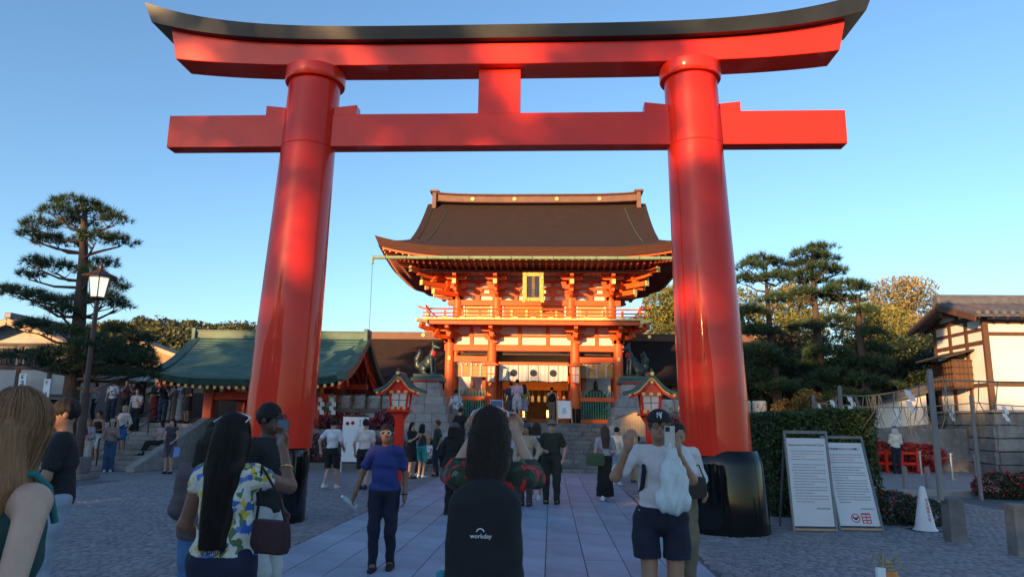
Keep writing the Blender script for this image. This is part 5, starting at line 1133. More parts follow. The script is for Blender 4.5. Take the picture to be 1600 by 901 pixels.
broadleaf('leafy_tree', (-8.6, 62, 1.7), 8.0, rblobs(11, 10, 2.6, 3, 7.6), 9000, .16, olive_l, 'green tree top just left of the gate above the corridor roof', 71, GTR)
broadleaf('leafy_tree', (19.8, 24.2, .1), 1.9, rblobs(12, 8, .9, .5, 1.8), 6000, .06, mid_l, 'round green shrub against the stone wall at the right edge', 72, 'small garden trees', trunk_r=.05)
# bank of dark undergrowth under the trees
sh = empty('undergrowth', (12.5, 32.6, 0), 0, 'dark unclipped undergrowth below the right-hand pines', 'shrubs')
P_, t_ = ell_pts([((-4+i*.9, .6*math.sin(i*2.1), .9+.35*math.sin(i*1.7)), (1.0, .9, .95)) for i in range(10)], 15000, 73); o = link('foliage', leaf_mesh('foliage', P_, .085, 73, tint=t_), dark_l, sh)
sh['kind'] = 'stuff'
# ------------------------------------------------------------------ wooded hills
hx = np.linspace(-420, 420, 121); hy = np.linspace(130, 520, 40)
def hill_z(x, y):
    prof = np.interp(x, [-420, -260, -165, -120, -60, -20, 40, 120, 250, 420], [18, 27, 31.5, 32, 29, 26, 20, 17, 17, 15])
    t = np.clip((y-130)/150, 0, 1); return prof*(t*t*(3-2*t))*(1+.06*np.sin(x*.045+y*.03)+.04*np.sin(x*.11))
HXg, HYg = np.meshgrid(hx, hy, indexing='ij'); HZ = hill_z(HXg, HYg)-.5
nx, ny = HXg.shape; idx = np.arange(nx*ny).reshape(nx, ny); Fq = np.stack([idx[:-1, :-1], idx[1:, :-1], idx[1:, 1:], idx[:-1, 1:]], -1).reshape(-1, 4)
ho = link('hills', mesh_np('hills', np.stack([HXg, HYg, HZ], -1).reshape(-1, 3), Fq), M('forest_floor', (.030, .038, .016), .95, .3, .1), None, True); tag(ho, 'wooded hills behind the shrine', 'hill', kind='structure')
gq = np.random.default_rng(77); n = 2600
fxp = gq.uniform(-260, 60, n); fyp = 150+gq.random(n)**.8*170; fzp = hill_z(fxp, fyp); rr = gq.uniform(2.2, 4.6, n)
k = 84; d = gq.normal(size=(n, k, 3)); d /= np.linalg.norm(d, axis=2)[:, :, None]; d[:, :, 2] = np.abs(d[:, :, 2])*1.25-.15
C = (np.stack([fxp, fyp, fzp+rr*.35], 1)[:, None, :]+d*rr[:, None, None]*(.75+.35*gq.random((n, k, 1)))).reshape(-1, 3)
tn = np.clip(np.repeat(gq.random(n), k)*.75+gq.random(n*k)*.25, 0, 1)
fo = link('hill_forest', leaf_mesh('hill_forest', C, .85, 78, .8, tn), M('hill_foliage', (.034, .056, .015), .6, .3, .03, col2=(.085, .080, .018), attr=True, rnd=.5), None); tag(fo, 'dense autumn-tinged forest covering the hills', 'forest', kind='stuff')
# ------------------------------------------------------------------ street behind the camera: it shades the plaza from the low sun
sh_ = Vector((math.sin(SUN_AZ), math.cos(SUN_AZ), 0)); pp_ = Vector((math.cos(SUN_AZ), -math.sin(SUN_AZ), 0))
def sp_pos(s_, p_, z=0.): q = sh_*s_+pp_*p_; return (q.x, q.y, z)
bl = [(-44, 8, 8.6), (-35.8, 8, 8.9), (-27.6, 8, 9.1), (-19.4, 8, 9.0), (-11.2, 8, 9.2), (-3.2, 8.0, 8.4), (5.0, 8, 9.0), (13.2, 8, 9.0)]
for i, (p_, w_, h_) in enumerate(bl):
    nm = ('leftmost', 'second', 'third', 'fourth', 'fifth', 'sixth', 'seventh', 'eighth')[i]
    h = house('shop_house', sp_pos(-31-(i % 2)*.6, p_), w_/2-.05, 5, h_*.72, h_, 'two-storey timber shop facing the shrine across the street, %s in its row' % nm, wood_d if i % 2 else white_p, over=.5, ntile=8, rz=math.pi-SUN_AZ)
    for z in (1.0, 4.2):
        for x in (-2.2, 0, 2.2): MB().box(x-.7, x+.7, -.06, -.004, z, z+1.5).build('window', M('dark_glass', (0, 0, 0)), h)
tr = [(-46, 12, 3.2), (-41, 11.6, 3), (-36.5, 12.2, 3), (-32, 11.8, 2.8), (-28, 13.2, 3.0), (-24.2, 14.4, 2.8), (-20.4, 12.9, 2.4), (-17.2, 13.3, 2.3), (-14.2, 14.4, 2.3), (-12.8, 16.0, 1.3), (-11.0, 16.7, 2.1), (-8.2, 16.6, 2.2), (-5.4, 16.3, 2.1), (-2.6, 13.7, 2.0), (.2, 12.9, 2.0), (3.4, 13.1, 2.6), (7.4, 13.4, 3.0), (12, 13.4, 3.2)]
names = ['first', 'second', 'third', 'fourth', 'fifth', 'sixth', 'seventh', 'eighth', 'ninth', 'tenth', 'eleventh', 'twelfth', 'thirteenth', 'fourteenth', 'fifteenth', 'sixteenth', 'seventeenth', 'last']
for i, (p_, T, r_) in enumerate(tr):
    bl_ = rblobs(100+i, 9, r_, 8.2, T-r_*.35, (.45, .6))
    broadleaf('street_tree', sp_pos(-40, p_), T, bl_, 3600, .24, mid_l, 'street tree behind the shops facing the shrine, %s along the row' % names[i], 200+i, 'street trees behind the shops', hollow=.3)
# ------------------------------------------------------------------ people
skins = {'fair': (.55, .33, .24), 'light': (.48, .28, .19), 'tan': (.33, .17, .10), 'brown': (.20, .095, .055), 'dark': (.085, .042, .028)}
def skin(k): return M('skin_'+k, skins[k], .5, .10, 14, bump=.05, bscale=80, sub=.08)
def cloth(col, pat=None):
    key = 'cloth_%02x%02x%02x_%s' % (*[int(max(0, min(1, c))*255) for c in col], pat)
    if key in MATS: return MATS[key]
    m = M(key, col, .88, .14, 7, bump=.35, bscale=26)
    if pat:
        n = m.node_tree; L = n.links.new; b = n.nodes['Principled BSDF']; tc = n.nodes.new('ShaderNodeTexCoord'); vo = n.nodes.new('ShaderNodeTexVoronoi'); vo.inputs['Scale'].default_value = {'floral': 30, 'camo': 26, 'print': 24}[pat]
        nz = n.nodes.new('ShaderNodeTexNoise'); nz.inputs['Scale'].default_value = 9; mix = n.nodes.new('ShaderNodeMix'); mix.data_type = 'VECTOR'; mix.inputs[0].default_value = .12
        L(tc.outputs['Object'], nz.inputs['Vector']); L(tc.outputs['Object'], mix.inputs[4]); L(nz.outputs['Color'], mix.inputs[5]); L(mix.outputs[1], vo.inputs['Vector'])
        sep = n.nodes.new('ShaderNodeSeparateColor'); L(vo.outputs['Color'], sep.inputs[0]); rp = n.nodes.new('ShaderNodeValToRGB'); rp.color_ramp.interpolation = 'CONSTANT'
        cols = {'floral': [(0, (.62, .60, .50)), (.40, (.60, .45, .06)), (.55, (.04, .12, .42)), (.70, (.62, .60, .50)), (.82, (.10, .20, .50)), (.92, (.10, .17, .08))], 'camo': [(0, (.02, .03, .02)), (.35, (.03, .06, .03)), (.55, (.50, .02, .02)), (.80, (.05, .05, .03)), (.9, (.14, .16, .10))], 'print': [(0, (.65, .65, .66)), (.55, (.05, .08, .25)), (.75, (.6, .6, .6))]}[pat]
        while len(rp.color_ramp.elements) < len(cols): rp.color_ramp.elements.new(.5)
        for e, (p_, c) in zip(rp.color_ramp.elements, cols): e.position = p_; e.color = (*c, 1)
        L(sep.outputs[0], rp.inputs[0]); L(rp.outputs[0], b.inputs['Base Color'])
    return m
def hairm(col): return M('hair_%02x%02x%02x' % tuple(int(c*255) for c in col), col, .55, .35, 3, bump=.5, bscale=6, stretch=(40, 40, 2.5), spec=.25)
lensm = M('dark_lens', (.01, .01, .012), .08, .1, 3, coat=.5); mirror = M('mirror_lens', (.25, .26, .28), .08, .1, 3, metal=.8); screen = M('phone_screen', (.012, .018, .05), .3, .5, 20, spec=.2, emit=(.10, .18, .40, .10))
def ik(a, b, l1, l2, pole):
    a, b, pole = Vector(a), Vector(b), Vector(pole); d = b-a; D = min(d.length, (l1+l2)*.998); d.normalize(); x = (l1*l1-l2*l2+D*D)/(2*D); h = math.sqrt(max(l1*l1-x*x, 0)); q = pole-d*pole.dot(d); q.normalize()
    return a+d*x+q*h, a+d*D
def fold(amp, sc=1.):
    return lambda X, Y, Z: amp*(np.sin(Z*34*sc+X*16+Y*9)*.5+np.sin(X*31*sc-Z*19+Y*23)*.35+np.sin(Z*71*sc+X*9)*.15)
def hand(S, w, d, side, palm, curl, fine):
    """palm plus four curled fingers and a thumb; d = direction of the hand, palm = palm normal"""
    w, d, palm = Vector(w), Vector(d).normalized(), Vector(palm); palm = (palm-d*palm.dot(d)).normalized(); ac = d.cross(palm).normalized()*side
    c = w+d*.045
    S.cap(w, w+d*.03, .026, .03, .02); S.ell(c, (.042, .042, .042), k=.015) if not fine else S.cap(w+d*.02-ac*.016, w+d*.078-ac*.018, .021, .017, .015).cap(w+d*.02+ac*.016, w+d*.078+ac*.018, .021, .017, .015)
    if not fine: S.cap(w+d*.06, w+d*.12+palm*.05*curl, .026, .016, .02); return
    for i, L in enumerate((.066, .076, .072, .056)):
        b = w+d*.082+ac*(-.028+.0185*i); a1 = .35+curl*.9; a2 = a1+curl*1.0; p1 = b+(d*math.cos(a1*.6)+palm*math.sin(a1*.6))*L*.45; p2 = p1+(d*math.cos(a1)+palm*math.sin(a1))*L*.32; p3 = p2+(d*math.cos(a2)+palm*math.sin(a2))*L*.25
        S.chain([b, p1, p2, p3], [.0098, .0092, .0085, .0072], .006)
    t0 = w+d*.028-ac*.03; t1 = t0+(d*.7-ac*.6+palm*.35).normalized()*.04; t2 = t1+(d*.8-ac*.05+palm*.6).normalized()*.034
    S.chain([t0, t1, t2], [.0145, .0115, .0088], .008)
PN = [0]
def person(px, Y, h=1.7, rz=0., z=0., sk='light', girth=1., sex='f', top=('tee', (.5, .5, .5)), bottom=('trousers', (.03, .03, .05)), shoe=(.02, .02, .02), hair=('short', (.012, .009, .008)), armL='down', armR='down', stride=0., label='', group=None, X=None, res=None, hem=None, face=False, glasses=None, capc=None, sit=None, lean=0., strands=0, pat=None, bpat=None, headturn=0., fine=None, sleeve=None, drape=False, hout=0., shem=.51):
    """armL / armR: wrist position for a 1.70 m body facing -y (right hand at -x), or a word"""
    x = at(px, 700, Y).x if X is None else X
    k = h/1.70; root = empty('person', (x, Y, z), rz, label, 'person', group)
    hr = res or max(.008, min(.030, Y*.00115)); hr_ = hr/k; fine = (Y < 9.5) if fine is None else fine
    body = empty('tmp'); bpy.data.objects.remove(body)
    def emit(S, nm, mat, noise=None, r=None, parent=None):
        me = S.mesh(nm, r or hr_, noise); me.materials.append(mat); o = link(nm, me, None, parent or root)
        if parent is None: o.scale = (k,)*3
        return o
    g = girth; W = 1. if sex == 'm' else .90
    PZ = .93; hipz = .90
    if sit is not None: drop = .90-sit; 
    else: drop = 0.
    Z = lambda v: v-drop
    sh = {s: Vector((s*.175*W*(.9+.1*g), .0, Z(1.385))) for s in (-1, 1)}
    if sit is not None: an = {s: Vector((s*.11, -.62, .08)) for s in (-1, 1)}
    else: an = {-1: Vector((-.085*g, -stride, .085+max(0, -stride)*.25)), 1: Vector((.085*g, stride, .085+max(0, stride)*.25))}
    hip = {s: Vector((s*.085*g, 0, Z(hipz))) for s in (-1, 1)}
    kn = {}
    for s in (-1, 1): kn[s], an[s] = ik(hip[s], an[s], .415, .41, (0, -1, .05) if sit is None else (0, -.4, 1))
    el, wr = {}, {}
    for s, a in ((-1, armR), (1, armL)):
        if a == 'down': t = Vector((s*(.235+.05*(g-1)), -.03, Z(.885)))
        elif a == 'fwd': t = Vector((s*.20, -.22, Z(.98)))
        elif a == 'back': t = Vector((s*.23, .14, Z(.92)))
        elif a == 'phone': t = Vector((s*.07, -.34, Z(1.40)))
        elif a == 'high': t = Vector((s*.09, -.30, Z(1.58)))
        elif a == 'belly': t = Vector((s*.09, -.24, Z(1.08)))
        elif a == 'chest': t = Vector((s*.08, -.26, Z(1.26)))
        else: t = Vector(a); t.z = Z(t.z)
        up_ = (s*.50, .25, -1) if t.z > Z(1.15) else (s*.45, .8, -.3)
        el[s], wr[s] = ik(sh[s], t, .285, .255, up_)
    # head frame
    hd_ = Vector((0, -.012-lean*.3, Z(1.59))); ct, st_ = math.cos(headturn), math.sin(headturn); H = lambda x_, y_, z_: (hd_.x+x_*ct-y_*st_, hd_.y+x_*st_+y_*ct, hd_.z+z_)
    rot = [[ct, -st_, 0], [st_, ct, 0], [0, 0, 1]]
    def torso(S, o, shl=True):
        S.ell((0, 0, Z(.95)), (.150*g*(1.04 if sex == 'f' else 1)+o, .105*g+o, .13+o)).ell((0, -.01*g, Z(1.08)), (.128*g+o, .092*g*(1.15 if g > 1.1 else 1)+o, .15+o)).ell((0, .0, Z(1.25)), (.152*W*(.6+.4*g)+o, .102*(.5+.5*g)+o, .17+o))
        if sex == 'f': S.ell((-.065, -.075, Z(1.25)), (.055+o*.7, .05+o*.7, .055+o*.7)).ell((.065, -.075, Z(1.25)), (.055+o*.7, .05+o*.7, .055+o*.7))
        if shl: S.cap(sh[-1]*.82+Vector((0, 0, Z(1.385)*.18)), sh[1]*.82+Vector((0, 0, Z(1.385)*.18)), .062+o, .062+o)
    B = SDF(.03); torso(B, -.006)
    B.cap((0, .012, Z(1.40)), (0, -.005-lean*.25, Z(1.52)), .056, .052)
    B.ell(H(0, .004, .015), (.074, .093, .100), rot).ell(H(0, -.035, -.058), (.054, .058, .052), rot, k=.03)
    if fine or face: B.cap(H(0, -.088, .012), H(0, -.105, -.018), .010, .014, .012); [B.ell(H(s*.075, .012, -.005), (.010, .020, .030), rot, k=.008) for s in (-1, 1)]; [B.ell(H(s*.032, -.100, .016), (.022, .014, .012), rot, k=.012, neg=True) for s in (-1, 1)]
    for s in (-1, 1):
        B.cap(hip[s], kn[s], .072*g, .054*(.6+.4*g)).cap(kn[s]+Vector((0, .01, 0)), kn[s].lerp(an[s], .35)+Vector((0, .012, 0)), .050, .050*(.6+.4*g)).cap(kn[s].lerp(an[s], .3)+Vector((0, .012, 0)), an[s], .049*(.6+.4*g), .034)
        B.cap(an[s], an[s]+Vector((0, -.12, -.05)), .036, .026)
        B.cap(sh[s], el[s], .046*(.5+.5*g), .037).cap(el[s], wr[s], .037, .025)
        f_ = (wr[s]-el[s]).normalized(); raised = wr[s].z > Z(1.15)
        pn = Vector((-s*1., -.1, 0)) if not raised else Vector((-s*.5, .8, .0))
        dd = f_ if not raised else (f_*.5+Vector((0, -.1, .9))).normalized()
        hand(B, wr[s], dd, s, pn, .75 if raised else .35, fine)
    emit(B, 'body', skin(sk))
    # garments
    T = SDF(.03); tt, tc_ = top[0], top[1]; o = .016 if tt != 'jacket' else .028
    torso(T, o, tt != 'tank'); lowz = Z(hem if hem else .90 if tt != 'dress' else .62)
    if tt == 'dress' or (hem and hem < .85): T.cap((0, 0, Z(1.0)), (0, 0, lowz-.02), .16*g, .19*g, .05, ((0, 1, 0), .75))
    fr = {'tee': .43, 'tank': 0, 'long': .96, 'jacket': .96, 'shirt': .62, 'dress': 0}[tt] if sleeve is None else sleeve
    for s in (-1, 1):
        if fr > 0:
            if fr <= .56: e_ = sh[s].lerp(el[s], fr/.56*.82); T.cap(sh[s], e_, .046*(.6+.4*g)+o*.5, .052*(.6+.4*g)+o*.5); T.plane(e_, (e_-sh[s]).normalized()) if False else None
            else: T.cap(sh[s], el[s], .056*(.6+.4*g)+o*.5, .050+o*.4).cap(el[s], el[s].lerp(wr[s], (fr-.5)*2), .050+o*.4, .040+o*.3)
    T.cut.append((np.array((0, 0, lowz)), np.array((0, 0, -1.))))
    T.cut.append((np.array((0, 0, Z(1.458 if tt != 'tank' else 1.375))), np.array((0, 0, 1.))))
    emit(T, {'tee': 't_shirt', 'tank': 'sleeveless_top', 'long': 'long_sleeved_top', 'jacket': 'jacket', 'shirt': 'shirt', 'dress': 'dress'}[tt], cloth(tc_, pat), fold(.010))
    if bottom:
        bt, bc = bottom; Q = SDF(.035); o = {'trousers': .014, 'slim': .008, 'wide': .028, 'shorts': .026, 'skirt': .02, 'long_skirt': .02}[bt]
        Q.ell((0, 0, Z(.95)), (.152*g*(1.04 if sex == 'f' else 1)+o*.7, .108*g+o*.7, .13))
        if bt == 'shorts': Q.ell((0, 0, Z(.89)), (.12*g, .105*g+.012, .11))
        if bt in ('skirt', 'long_skirt'): zl = Z(.5 if bt == 'skirt' else .12); Q.cap((0, 0, Z(.95)), (0, -.01, zl-.02), .15*g, .20*g if bt == 'skirt' else .21, .05, ((0, 1, 0), .8)); Q.cut.append((np.array((0, 0, zl)), np.array((0, 0, -1.))))
        else:
            for s in (-1, 1):
                flare = .075 if bt == 'wide' else .052 if bt == 'trousers' else .044
                if bt == 'shorts': e_ = hip[s].lerp(kn[s], .92); Q.cap(hip[s]+Vector((s*.016, 0, 0)), e_+Vector((s*.018, 0, 0)), .083*g+o*.4, .078*g+o*.45, .012)
                else: Q.cap(hip[s], kn[s], .082*g+o, .060*(.5+.5*g)+o).cap(kn[s], an[s]+Vector((0, .01, -.045)), .060*(.5+.5*g)+o, flare+o*.5)
            if bt == 'shorts' and sit is None: Q.cut.append((np.array((0, 0, Z(shem))), np.array((0, 0, -1.))))
        Q.cut.append((np.array((0, 0, Z(1.04))), np.array((0, 0, 1.))))
        emit(Q, {'trousers': 'trousers', 'slim': 'trousers', 'wide': 'wide_trousers', 'shorts': 'shorts', 'skirt': 'skirt', 'long_skirt': 'long_skirt'}[bt], cloth(bc, bpat), fold(.008, .8))
    for s in (-1, 1):
        q = an[s]; S = SDF(.025).cap(q+Vector((0, .03, -.045)), q+Vector((0, -.10, -.05)), .042, .040).cap(q+Vector((0, -.08, -.052)), q+Vector((0, -.165, -.058)), .042, .034).cap(q+Vector((0, .01, .0)), q+Vector((0, .01, -.04)), .045, .048)
        S.cut.append((np.array((0, 0, q.z-.083)), np.array((0, 0, -1.)))); emit(S, 'shoe', cloth(shoe) if max(shoe) < .3 else M('white_trainer', (.62, .62, .62), .5, .08, 8), r=max(hr_*.8, .009))
    # hair
    ht, hc = hair; hm = hairm(hc)
    if ht != 'bald':
        S = SDF(.02); S.ell(H(0, .012, .032), (.084, .101, .100), rot)
        wav = lambda a: (lambda X_, Y_, Z_: a*(np.sin(X_*150+Z_*14)*.5+np.sin(Y_*140+Z_*11+X_*30)*.5))
        S.ell(H(0, -.125, -.028), (.068, .080, .092), rot, k=.02, neg=True)
        S.cut.append((np.array(H(0, 0, -.075 if ht in ('short', 'bun') else -.9)), np.array((0, 0, -1.))))
        if ht in ('long', 'verylong', 'wavy', 'mid'):
            e = {'mid': .25, 'long': .32, 'wavy': .38, 'verylong': .56}[ht]
            for s in (-1, 0, 1):
                a = H(s*.062, .035+.03*(s == 0), .0); b = Vector(H(s*.060, .075+.02*(s == 0), -.16)); c = Vector(H(s*.055, .125, -e))
                b.y += hout*.5; c.y += hout
                if drape: b = Vector(H(s*.045+.03, .035, -.16)); c = Vector(H(s*.045+.05, -.10, -e-.06))
                S.chain([a, b, c], [.048, .046, .026], .03)
        if ht == 'bob':
            for s in (-1, 0, 1): S.chain([H(s*.06, .03+.03*(s == 0), 0), H(s*.075, .045+.02*(s == 0), -.15)], [.055, .050], .03)
        if ht == 'bun': S.ell(H(0, .115, .035), (.045, .045, .045))
        ho_ = emit(S, 'hair', hm, wav(.0035), r=hr_*.9)
        if strands:
            g_ = np.random.default_rng(int(px)); N = strands; sg = 16; e = {'mid': .25, 'long': .32, 'wavy': .38, 'verylong': .56, 'bob': .15, 'short': .02, 'bun': .02}[ht]; ph = g_.uniform(-2.15, 2.15, N); V, Fq = [], []
            for i in range(N):
                L = e*g_.uniform(.82, 1.08); off = g_.uniform(.0, .010) if g_.random() < .96 else g_.uniform(.008, .016); wv = g_.uniform(.003, .012); w0 = g_.random()*6; pr_ = None
                for j in range(sg):
                    t = j/(sg-1)
                    if t < .35:
                        u_ = t/.35*math.pi/2; rr_ = math.sin(u_); zz = .034+(.102+off)*math.cos(u_); xx = math.sin(ph[i])*(.086+off)*rr_; yy = .012+math.cos(ph[i])*(.103+off)*rr_
                    else:
                        v_ = (t-.35)/.65; zz = .034-v_*(L+.03); bl = min(1, v_*2.2); xx = math.sin(ph[i])*(.086+off+.012*bl-.035*v_*v_)+wv*math.sin(v_*7+w0); yy = .012+math.cos(ph[i])*(.103+off)*(1-.25*v_)+(.06*v_+.02*bl if not drape else -.13*v_)+hout*v_+wv*math.cos(v_*6+w0); xx += .045*v_ if drape else 0
                    c = np.array(H(xx, yy, zz)); tang = np.array((math.cos(ph[i]), -math.sin(ph[i]), 0)); tang = np.array(rot)@tang; w_ = .0014*(1-.5*t); V += [c-tang*w_, c+tang*w_]
                    if j: b_ = len(V); Fq.append((b_-4, b_-3, b_-1, b_-2))
            so_ = link('hair_strands', mesh_np('hair_strands', np.array(V), np.array(Fq)), hm, root, True); so_.scale = (k,)*3; so_['kind'] = 'stuff'
    def hpart(mb, nm, mat, **kw):
        mb.v = [Vector(H(*v)) for v in mb.v]; o_ = mb.build(nm, mat, root, **kw); o_.scale = (k,)*3; return o_
    if capc:
        S = SDF(.012).ell((0, .012, .045), (.094, .110, .095)); S.cut.append((np.array((0, 0, .040)), np.array((0, 0, -1.))))
        if capc[0] == 'hat': S = SDF(.012).ell((0, .012, .05), (.092, .108, .085)).ell((0, .012, .045), (.15, .165, .014)); S.cut.append((np.array((0, 0, .034)), np.array((0, 0, -1.))))
        else: S.cap((0, -.085, .050), (0, -.150, .036), .072, .060, .012, ((0, .2, 1), .12))
        me = S.mesh('cap', hr_*.8); me.materials.append(cloth(capc[1])); 
        for v in me.vertices: v.co = H(*v.co)
        o_ = link('cap', me, None, root); o_.scale = (k,)*3
    if face:
        for s in (-1, 1):
            hpart(MB().tube([(s*.032-.012, -.0855, .018), (s*.032, -.0895, .019), (s*.032+.012, -.0855, .018)], [.003, .007, .003], 6), 'eye', M('eye_white', (.5, .48, .45), .3)); hpart(MB().tube([(s*.032, -.094, .018), (s*.032, -.0965, .018)], .0055, 8), 'iris', M('iris', (.015, .01, .008), .2)); hpart(MB().tube([(s*.018, -.092, .036), (s*.034, -.093, .040), (s*.052, -.083, .035)], [.003, .0042, .002], 5), 'eyebrow', hm)
        hpart(MB().tube([(-.024, -.086, -.050), (-.008, -.0945, -.047), (.008, -.0945, -.047), (.024, -.086, -.050)], [.002, .006, .006, .002], 6), 'mouth', M('lips_'+sk, tuple(np.array(skins[sk])*np.array((.85, .5, .55))), .4))
    if glasses:
        lm = {'dark': lensm, 'mirror': mirror, 'clear': M('clear_lens', (.10, .08, .07), .12, .1, 3, alpha=.35), 'head': lensm}[glasses]; fm = M('white_frame', (.72, .72, .70), .3) if glasses == 'head' else blk if glasses != 'mirror' else M('pale_frame', (.5, .47, .42), .35)
        dy, dz = (0, 0) if glasses != 'head' else (.062, .085)
        for s in (-1, 1):
            hpart(MB().tube([(s*.034, -.100+dy, .016+dz), (s*.034, -.104+dy, .016+dz)], .026, 16), 'lens', lm); hpart(MB().tube([(s*.034+.027*math.cos(t), -.103+dy, .016+dz+.025*math.sin(t)) for t in np.linspace(0, 6.283, 17)], .003, 5, False), 'glasses_rim', fm)
            hpart(MB().tube([(s*.062, -.098+dy, .02+dz), (s*.084, -.05+dy, .02+dz), (s*.088, .02+dy, .012+dz)] if glasses != 'head' else [(s*.06, -.04, .125), (s*.088, .0, .115), (s*.096, .055, .09)], .004 if glasses == 'head' else .003, 5), 'glasses_arm', fm)
        hpart(MB().tube([(-.01, -.103+dy, .022+dz), (.01, -.103+dy, .022+dz)], .003, 5), 'glasses_bridge', fm)
        if glasses == 'head': hpart(MB().tube([(s_*.012, .0-.03*abs(s_)/8, .142-.0006*s_*s_) for s_ in range(-7, 8)], .004, 5), 'glasses_band', fm)
    W2 = Matrix.Translation((x, Y, z)) @ Matrix.Rotation(rz, 4, 'Z') @ Matrix.Scale(k, 4)
    return dict(root=root, k=k, w=lambda v: W2 @ Vector(v), wr=wr, sh=sh, el=el, head=hd_, rz=rz, H=H, Z=Z)
def dirv(P, v): return Matrix.Rotation(P['rz'], 3, 'Z') @ Vector(v)
# --- carried things (top-level)
def phone(loc, rz, label, col=(.5, .48, .44), tilt=0., land=False, back=True, case=None):
    p = empty('phone', loc, rz, label, 'phone'); p.rotation_euler = (tilt, 0, rz); w_, h_ = (.155, .076) if land else (.076, .155)
    MB().box(-w_/2, w_/2, -.005, .005, -h_/2, h_/2).build('case', M('phone_%02x' % int(col[0]*255), col, .3, .03, 5), p, bevel=.004); MB().box(-w_/2+.004, w_/2-.004, .0052, .0058, -h_/2+.004, h_/2-.004).build('screen', screen, p)
    if back:
        c = MB().box(-w_/2+.006, -w_/2+.038, -.0078, -.0052, h_/2-.042, h_/2-.006).build('camera_plate', blk, p, bevel=.001)
        for a, b in ((-.028, -.016), (-.028, -.032), (-.013, -.024)): MB().tube([(-w_/2+.036+a+.006, -.0079, h_/2+b), (-w_/2+.036+a+.006, -.010, h_/2+b)], .0065, 12).build('camera_lens', lensm, c)
    return p
def backpack(P, w_, h_, d_, z0, col, label, strapc=None):
    b = empty('backpack', tuple(P['w']((0, .11, P['Z'](z0)))), P['rz'], label, 'backpack'); k = P['k']
    S = SDF(.04); S.cap((-w_*.25, d_*.55, .10), (-w_*.25, d_*.5, h_-.12), d_*.48, d_*.44).cap((w_*.25, d_*.55, .10), (w_*.25, d_*.5, h_-.12), d_*.48, d_*.44).ell((0, d_*.5, h_*.5), (w_*.52, d_*.5, h_*.52)).ell((0, d_*.95, h_*.34), (w_*.36, d_*.22, h_*.26))
    me = S.mesh('pack_body', max(.012, P['root'].location.y*.0015), fold(.004)); me.materials.append(cloth(col)); link('pack_body', me, None, b)
    for s in (-1, 1): MB().tube([(s*w_*.28, .0, .12), (s*.155, -.11, .12), (s*.145, -.24, h_*.45), (s*.13, -.235, h_*.72), (s*.12, -.12, h_*.95), (s*.10, .02, h_*.88)], .019, 8).build('strap', cloth(strapc or col), b)
    MB().tube([(-.04, d_*.4, h_-.02), (-.02, d_*.4, h_+.03), (.02, d_*.4, h_+.03), (.04, d_*.4, h_-.02)], .008, 6).build('grab_handle', cloth(col), b)
    return b
def handbag(loc, rz, w_, h_, d_, col, label, strap=None, cat='bag', pat=None):
    b = empty('shoulder_bag', loc, rz, label, cat)
    MB().loft([[(a*w_/2*s_, c*d_/2*s_, z_) for a, c in ((-1, -.7), (-.8, -1), (.8, -1), (1, -.7), (1, .7), (.8, 1), (-.8, 1), (-1, .7))] for s_, z_ in ((.92, 0), (1.02, h_*.25), (1.0, h_*.6), (.90, h_))]).build('bag_body', cloth(col, pat), b, smooth=50, bevel=.01)
    if strap: MB().tube([Vector((-w_*.42, 0, h_*.95))]+[Vector(q) for q in strap]+[Vector((w_*.42, 0, h_*.95))], .008, 6).build('strap', cloth(tuple(c*.5 for c in col)), b)
    return b
# --- foreground
D = math.pi
p1 = person(18, 2.3, 1.74, R(-24), headturn=R(-54), drape=True, sk='fair', top=('tank', (.010, .055, .050)), bottom=('trousers', (.02, .025, .05)), hair=('verylong', (.28, .135, .060)), armL=(.14, -.30, 1.24), armR=(-.2, -.2, 1.0), label='woman with long blonde hair and teal top at the left edge, close to camera', glasses='dark', strands=1700, res=.009, face=True)
o = MB().tube([Vector(v)*p1['k'] for v in ((.085, -.115, 1.31), (.088, -.075, 1.42), (.09, -.03, 1.465), (.09, .03, 1.465), (.088, .08, 1.42), (.085, .115, 1.31))], .012, 8).build('shoulder_strap', cloth((.02, .16, .15)), p1['root'])
p2 = person(97, 6.0, 1.82, R(-58), sk='tan', sex='m', girth=1.12, top=('tee', (.012, .012, .014)), bottom=('trousers', (.30, .36, .42)), hair=('short', (.010, .008, .008)), armL=(.16, -.30, 1.02), armR='down', label='man in black t-shirt and pale jeans facing left behind the blonde woman', face=True)
gm = MB(); g5 = random.Random(5)
for k_ in range(9): gm.box(-.10+g5.uniform(0, .12), -.06+g5.uniform(.04, .14), -.002, 0, -.14+k_*.032, -.12+k_*.032)
pr_ = gm.build('chest_print', M('shirt_print', (.42, .40, .30), .8), None); pr_.parent = p2['root']; pr_.location = (0, -.165*1.07, 1.25*1.07)
fl = MB().prism([(-.10, -.07, 0), (.10, -.07, .012), (.10, .07, .02), (-.10, .07, .006)], (0, 0, 0), (0, 0, .003)).build('paper_leaflet', paper, None); fl.location = p2['w']((.14, -.42, 1.03)); fl.rotation_euler = (.3, .1, p2['rz']); tag(fl, 'white folded leaflet held by the man in black at left', 'leaflet')
p3 = person(362, 4.0, 1.685, D-R(6), sk='brown', top=('tee', (.62, .60, .50)), sleeve=.14, pat='floral', bottom=('trousers', (.012, .016, .045)), hair=('verylong', (.014, .010, .009)), armR=(-.13, -.36, 1.53), armL='fwd', hem=.97, girth=1.12, glasses='head', strands=1500, res=.008, label='woman in floral blouse with long black hair photographing the gate, left foreground')
phone(p3['w']((-.10, -.40, 1.62)), D-R(6), 'dark phone held up by the woman in the floral blouse', (.03, .03, .035), 0)
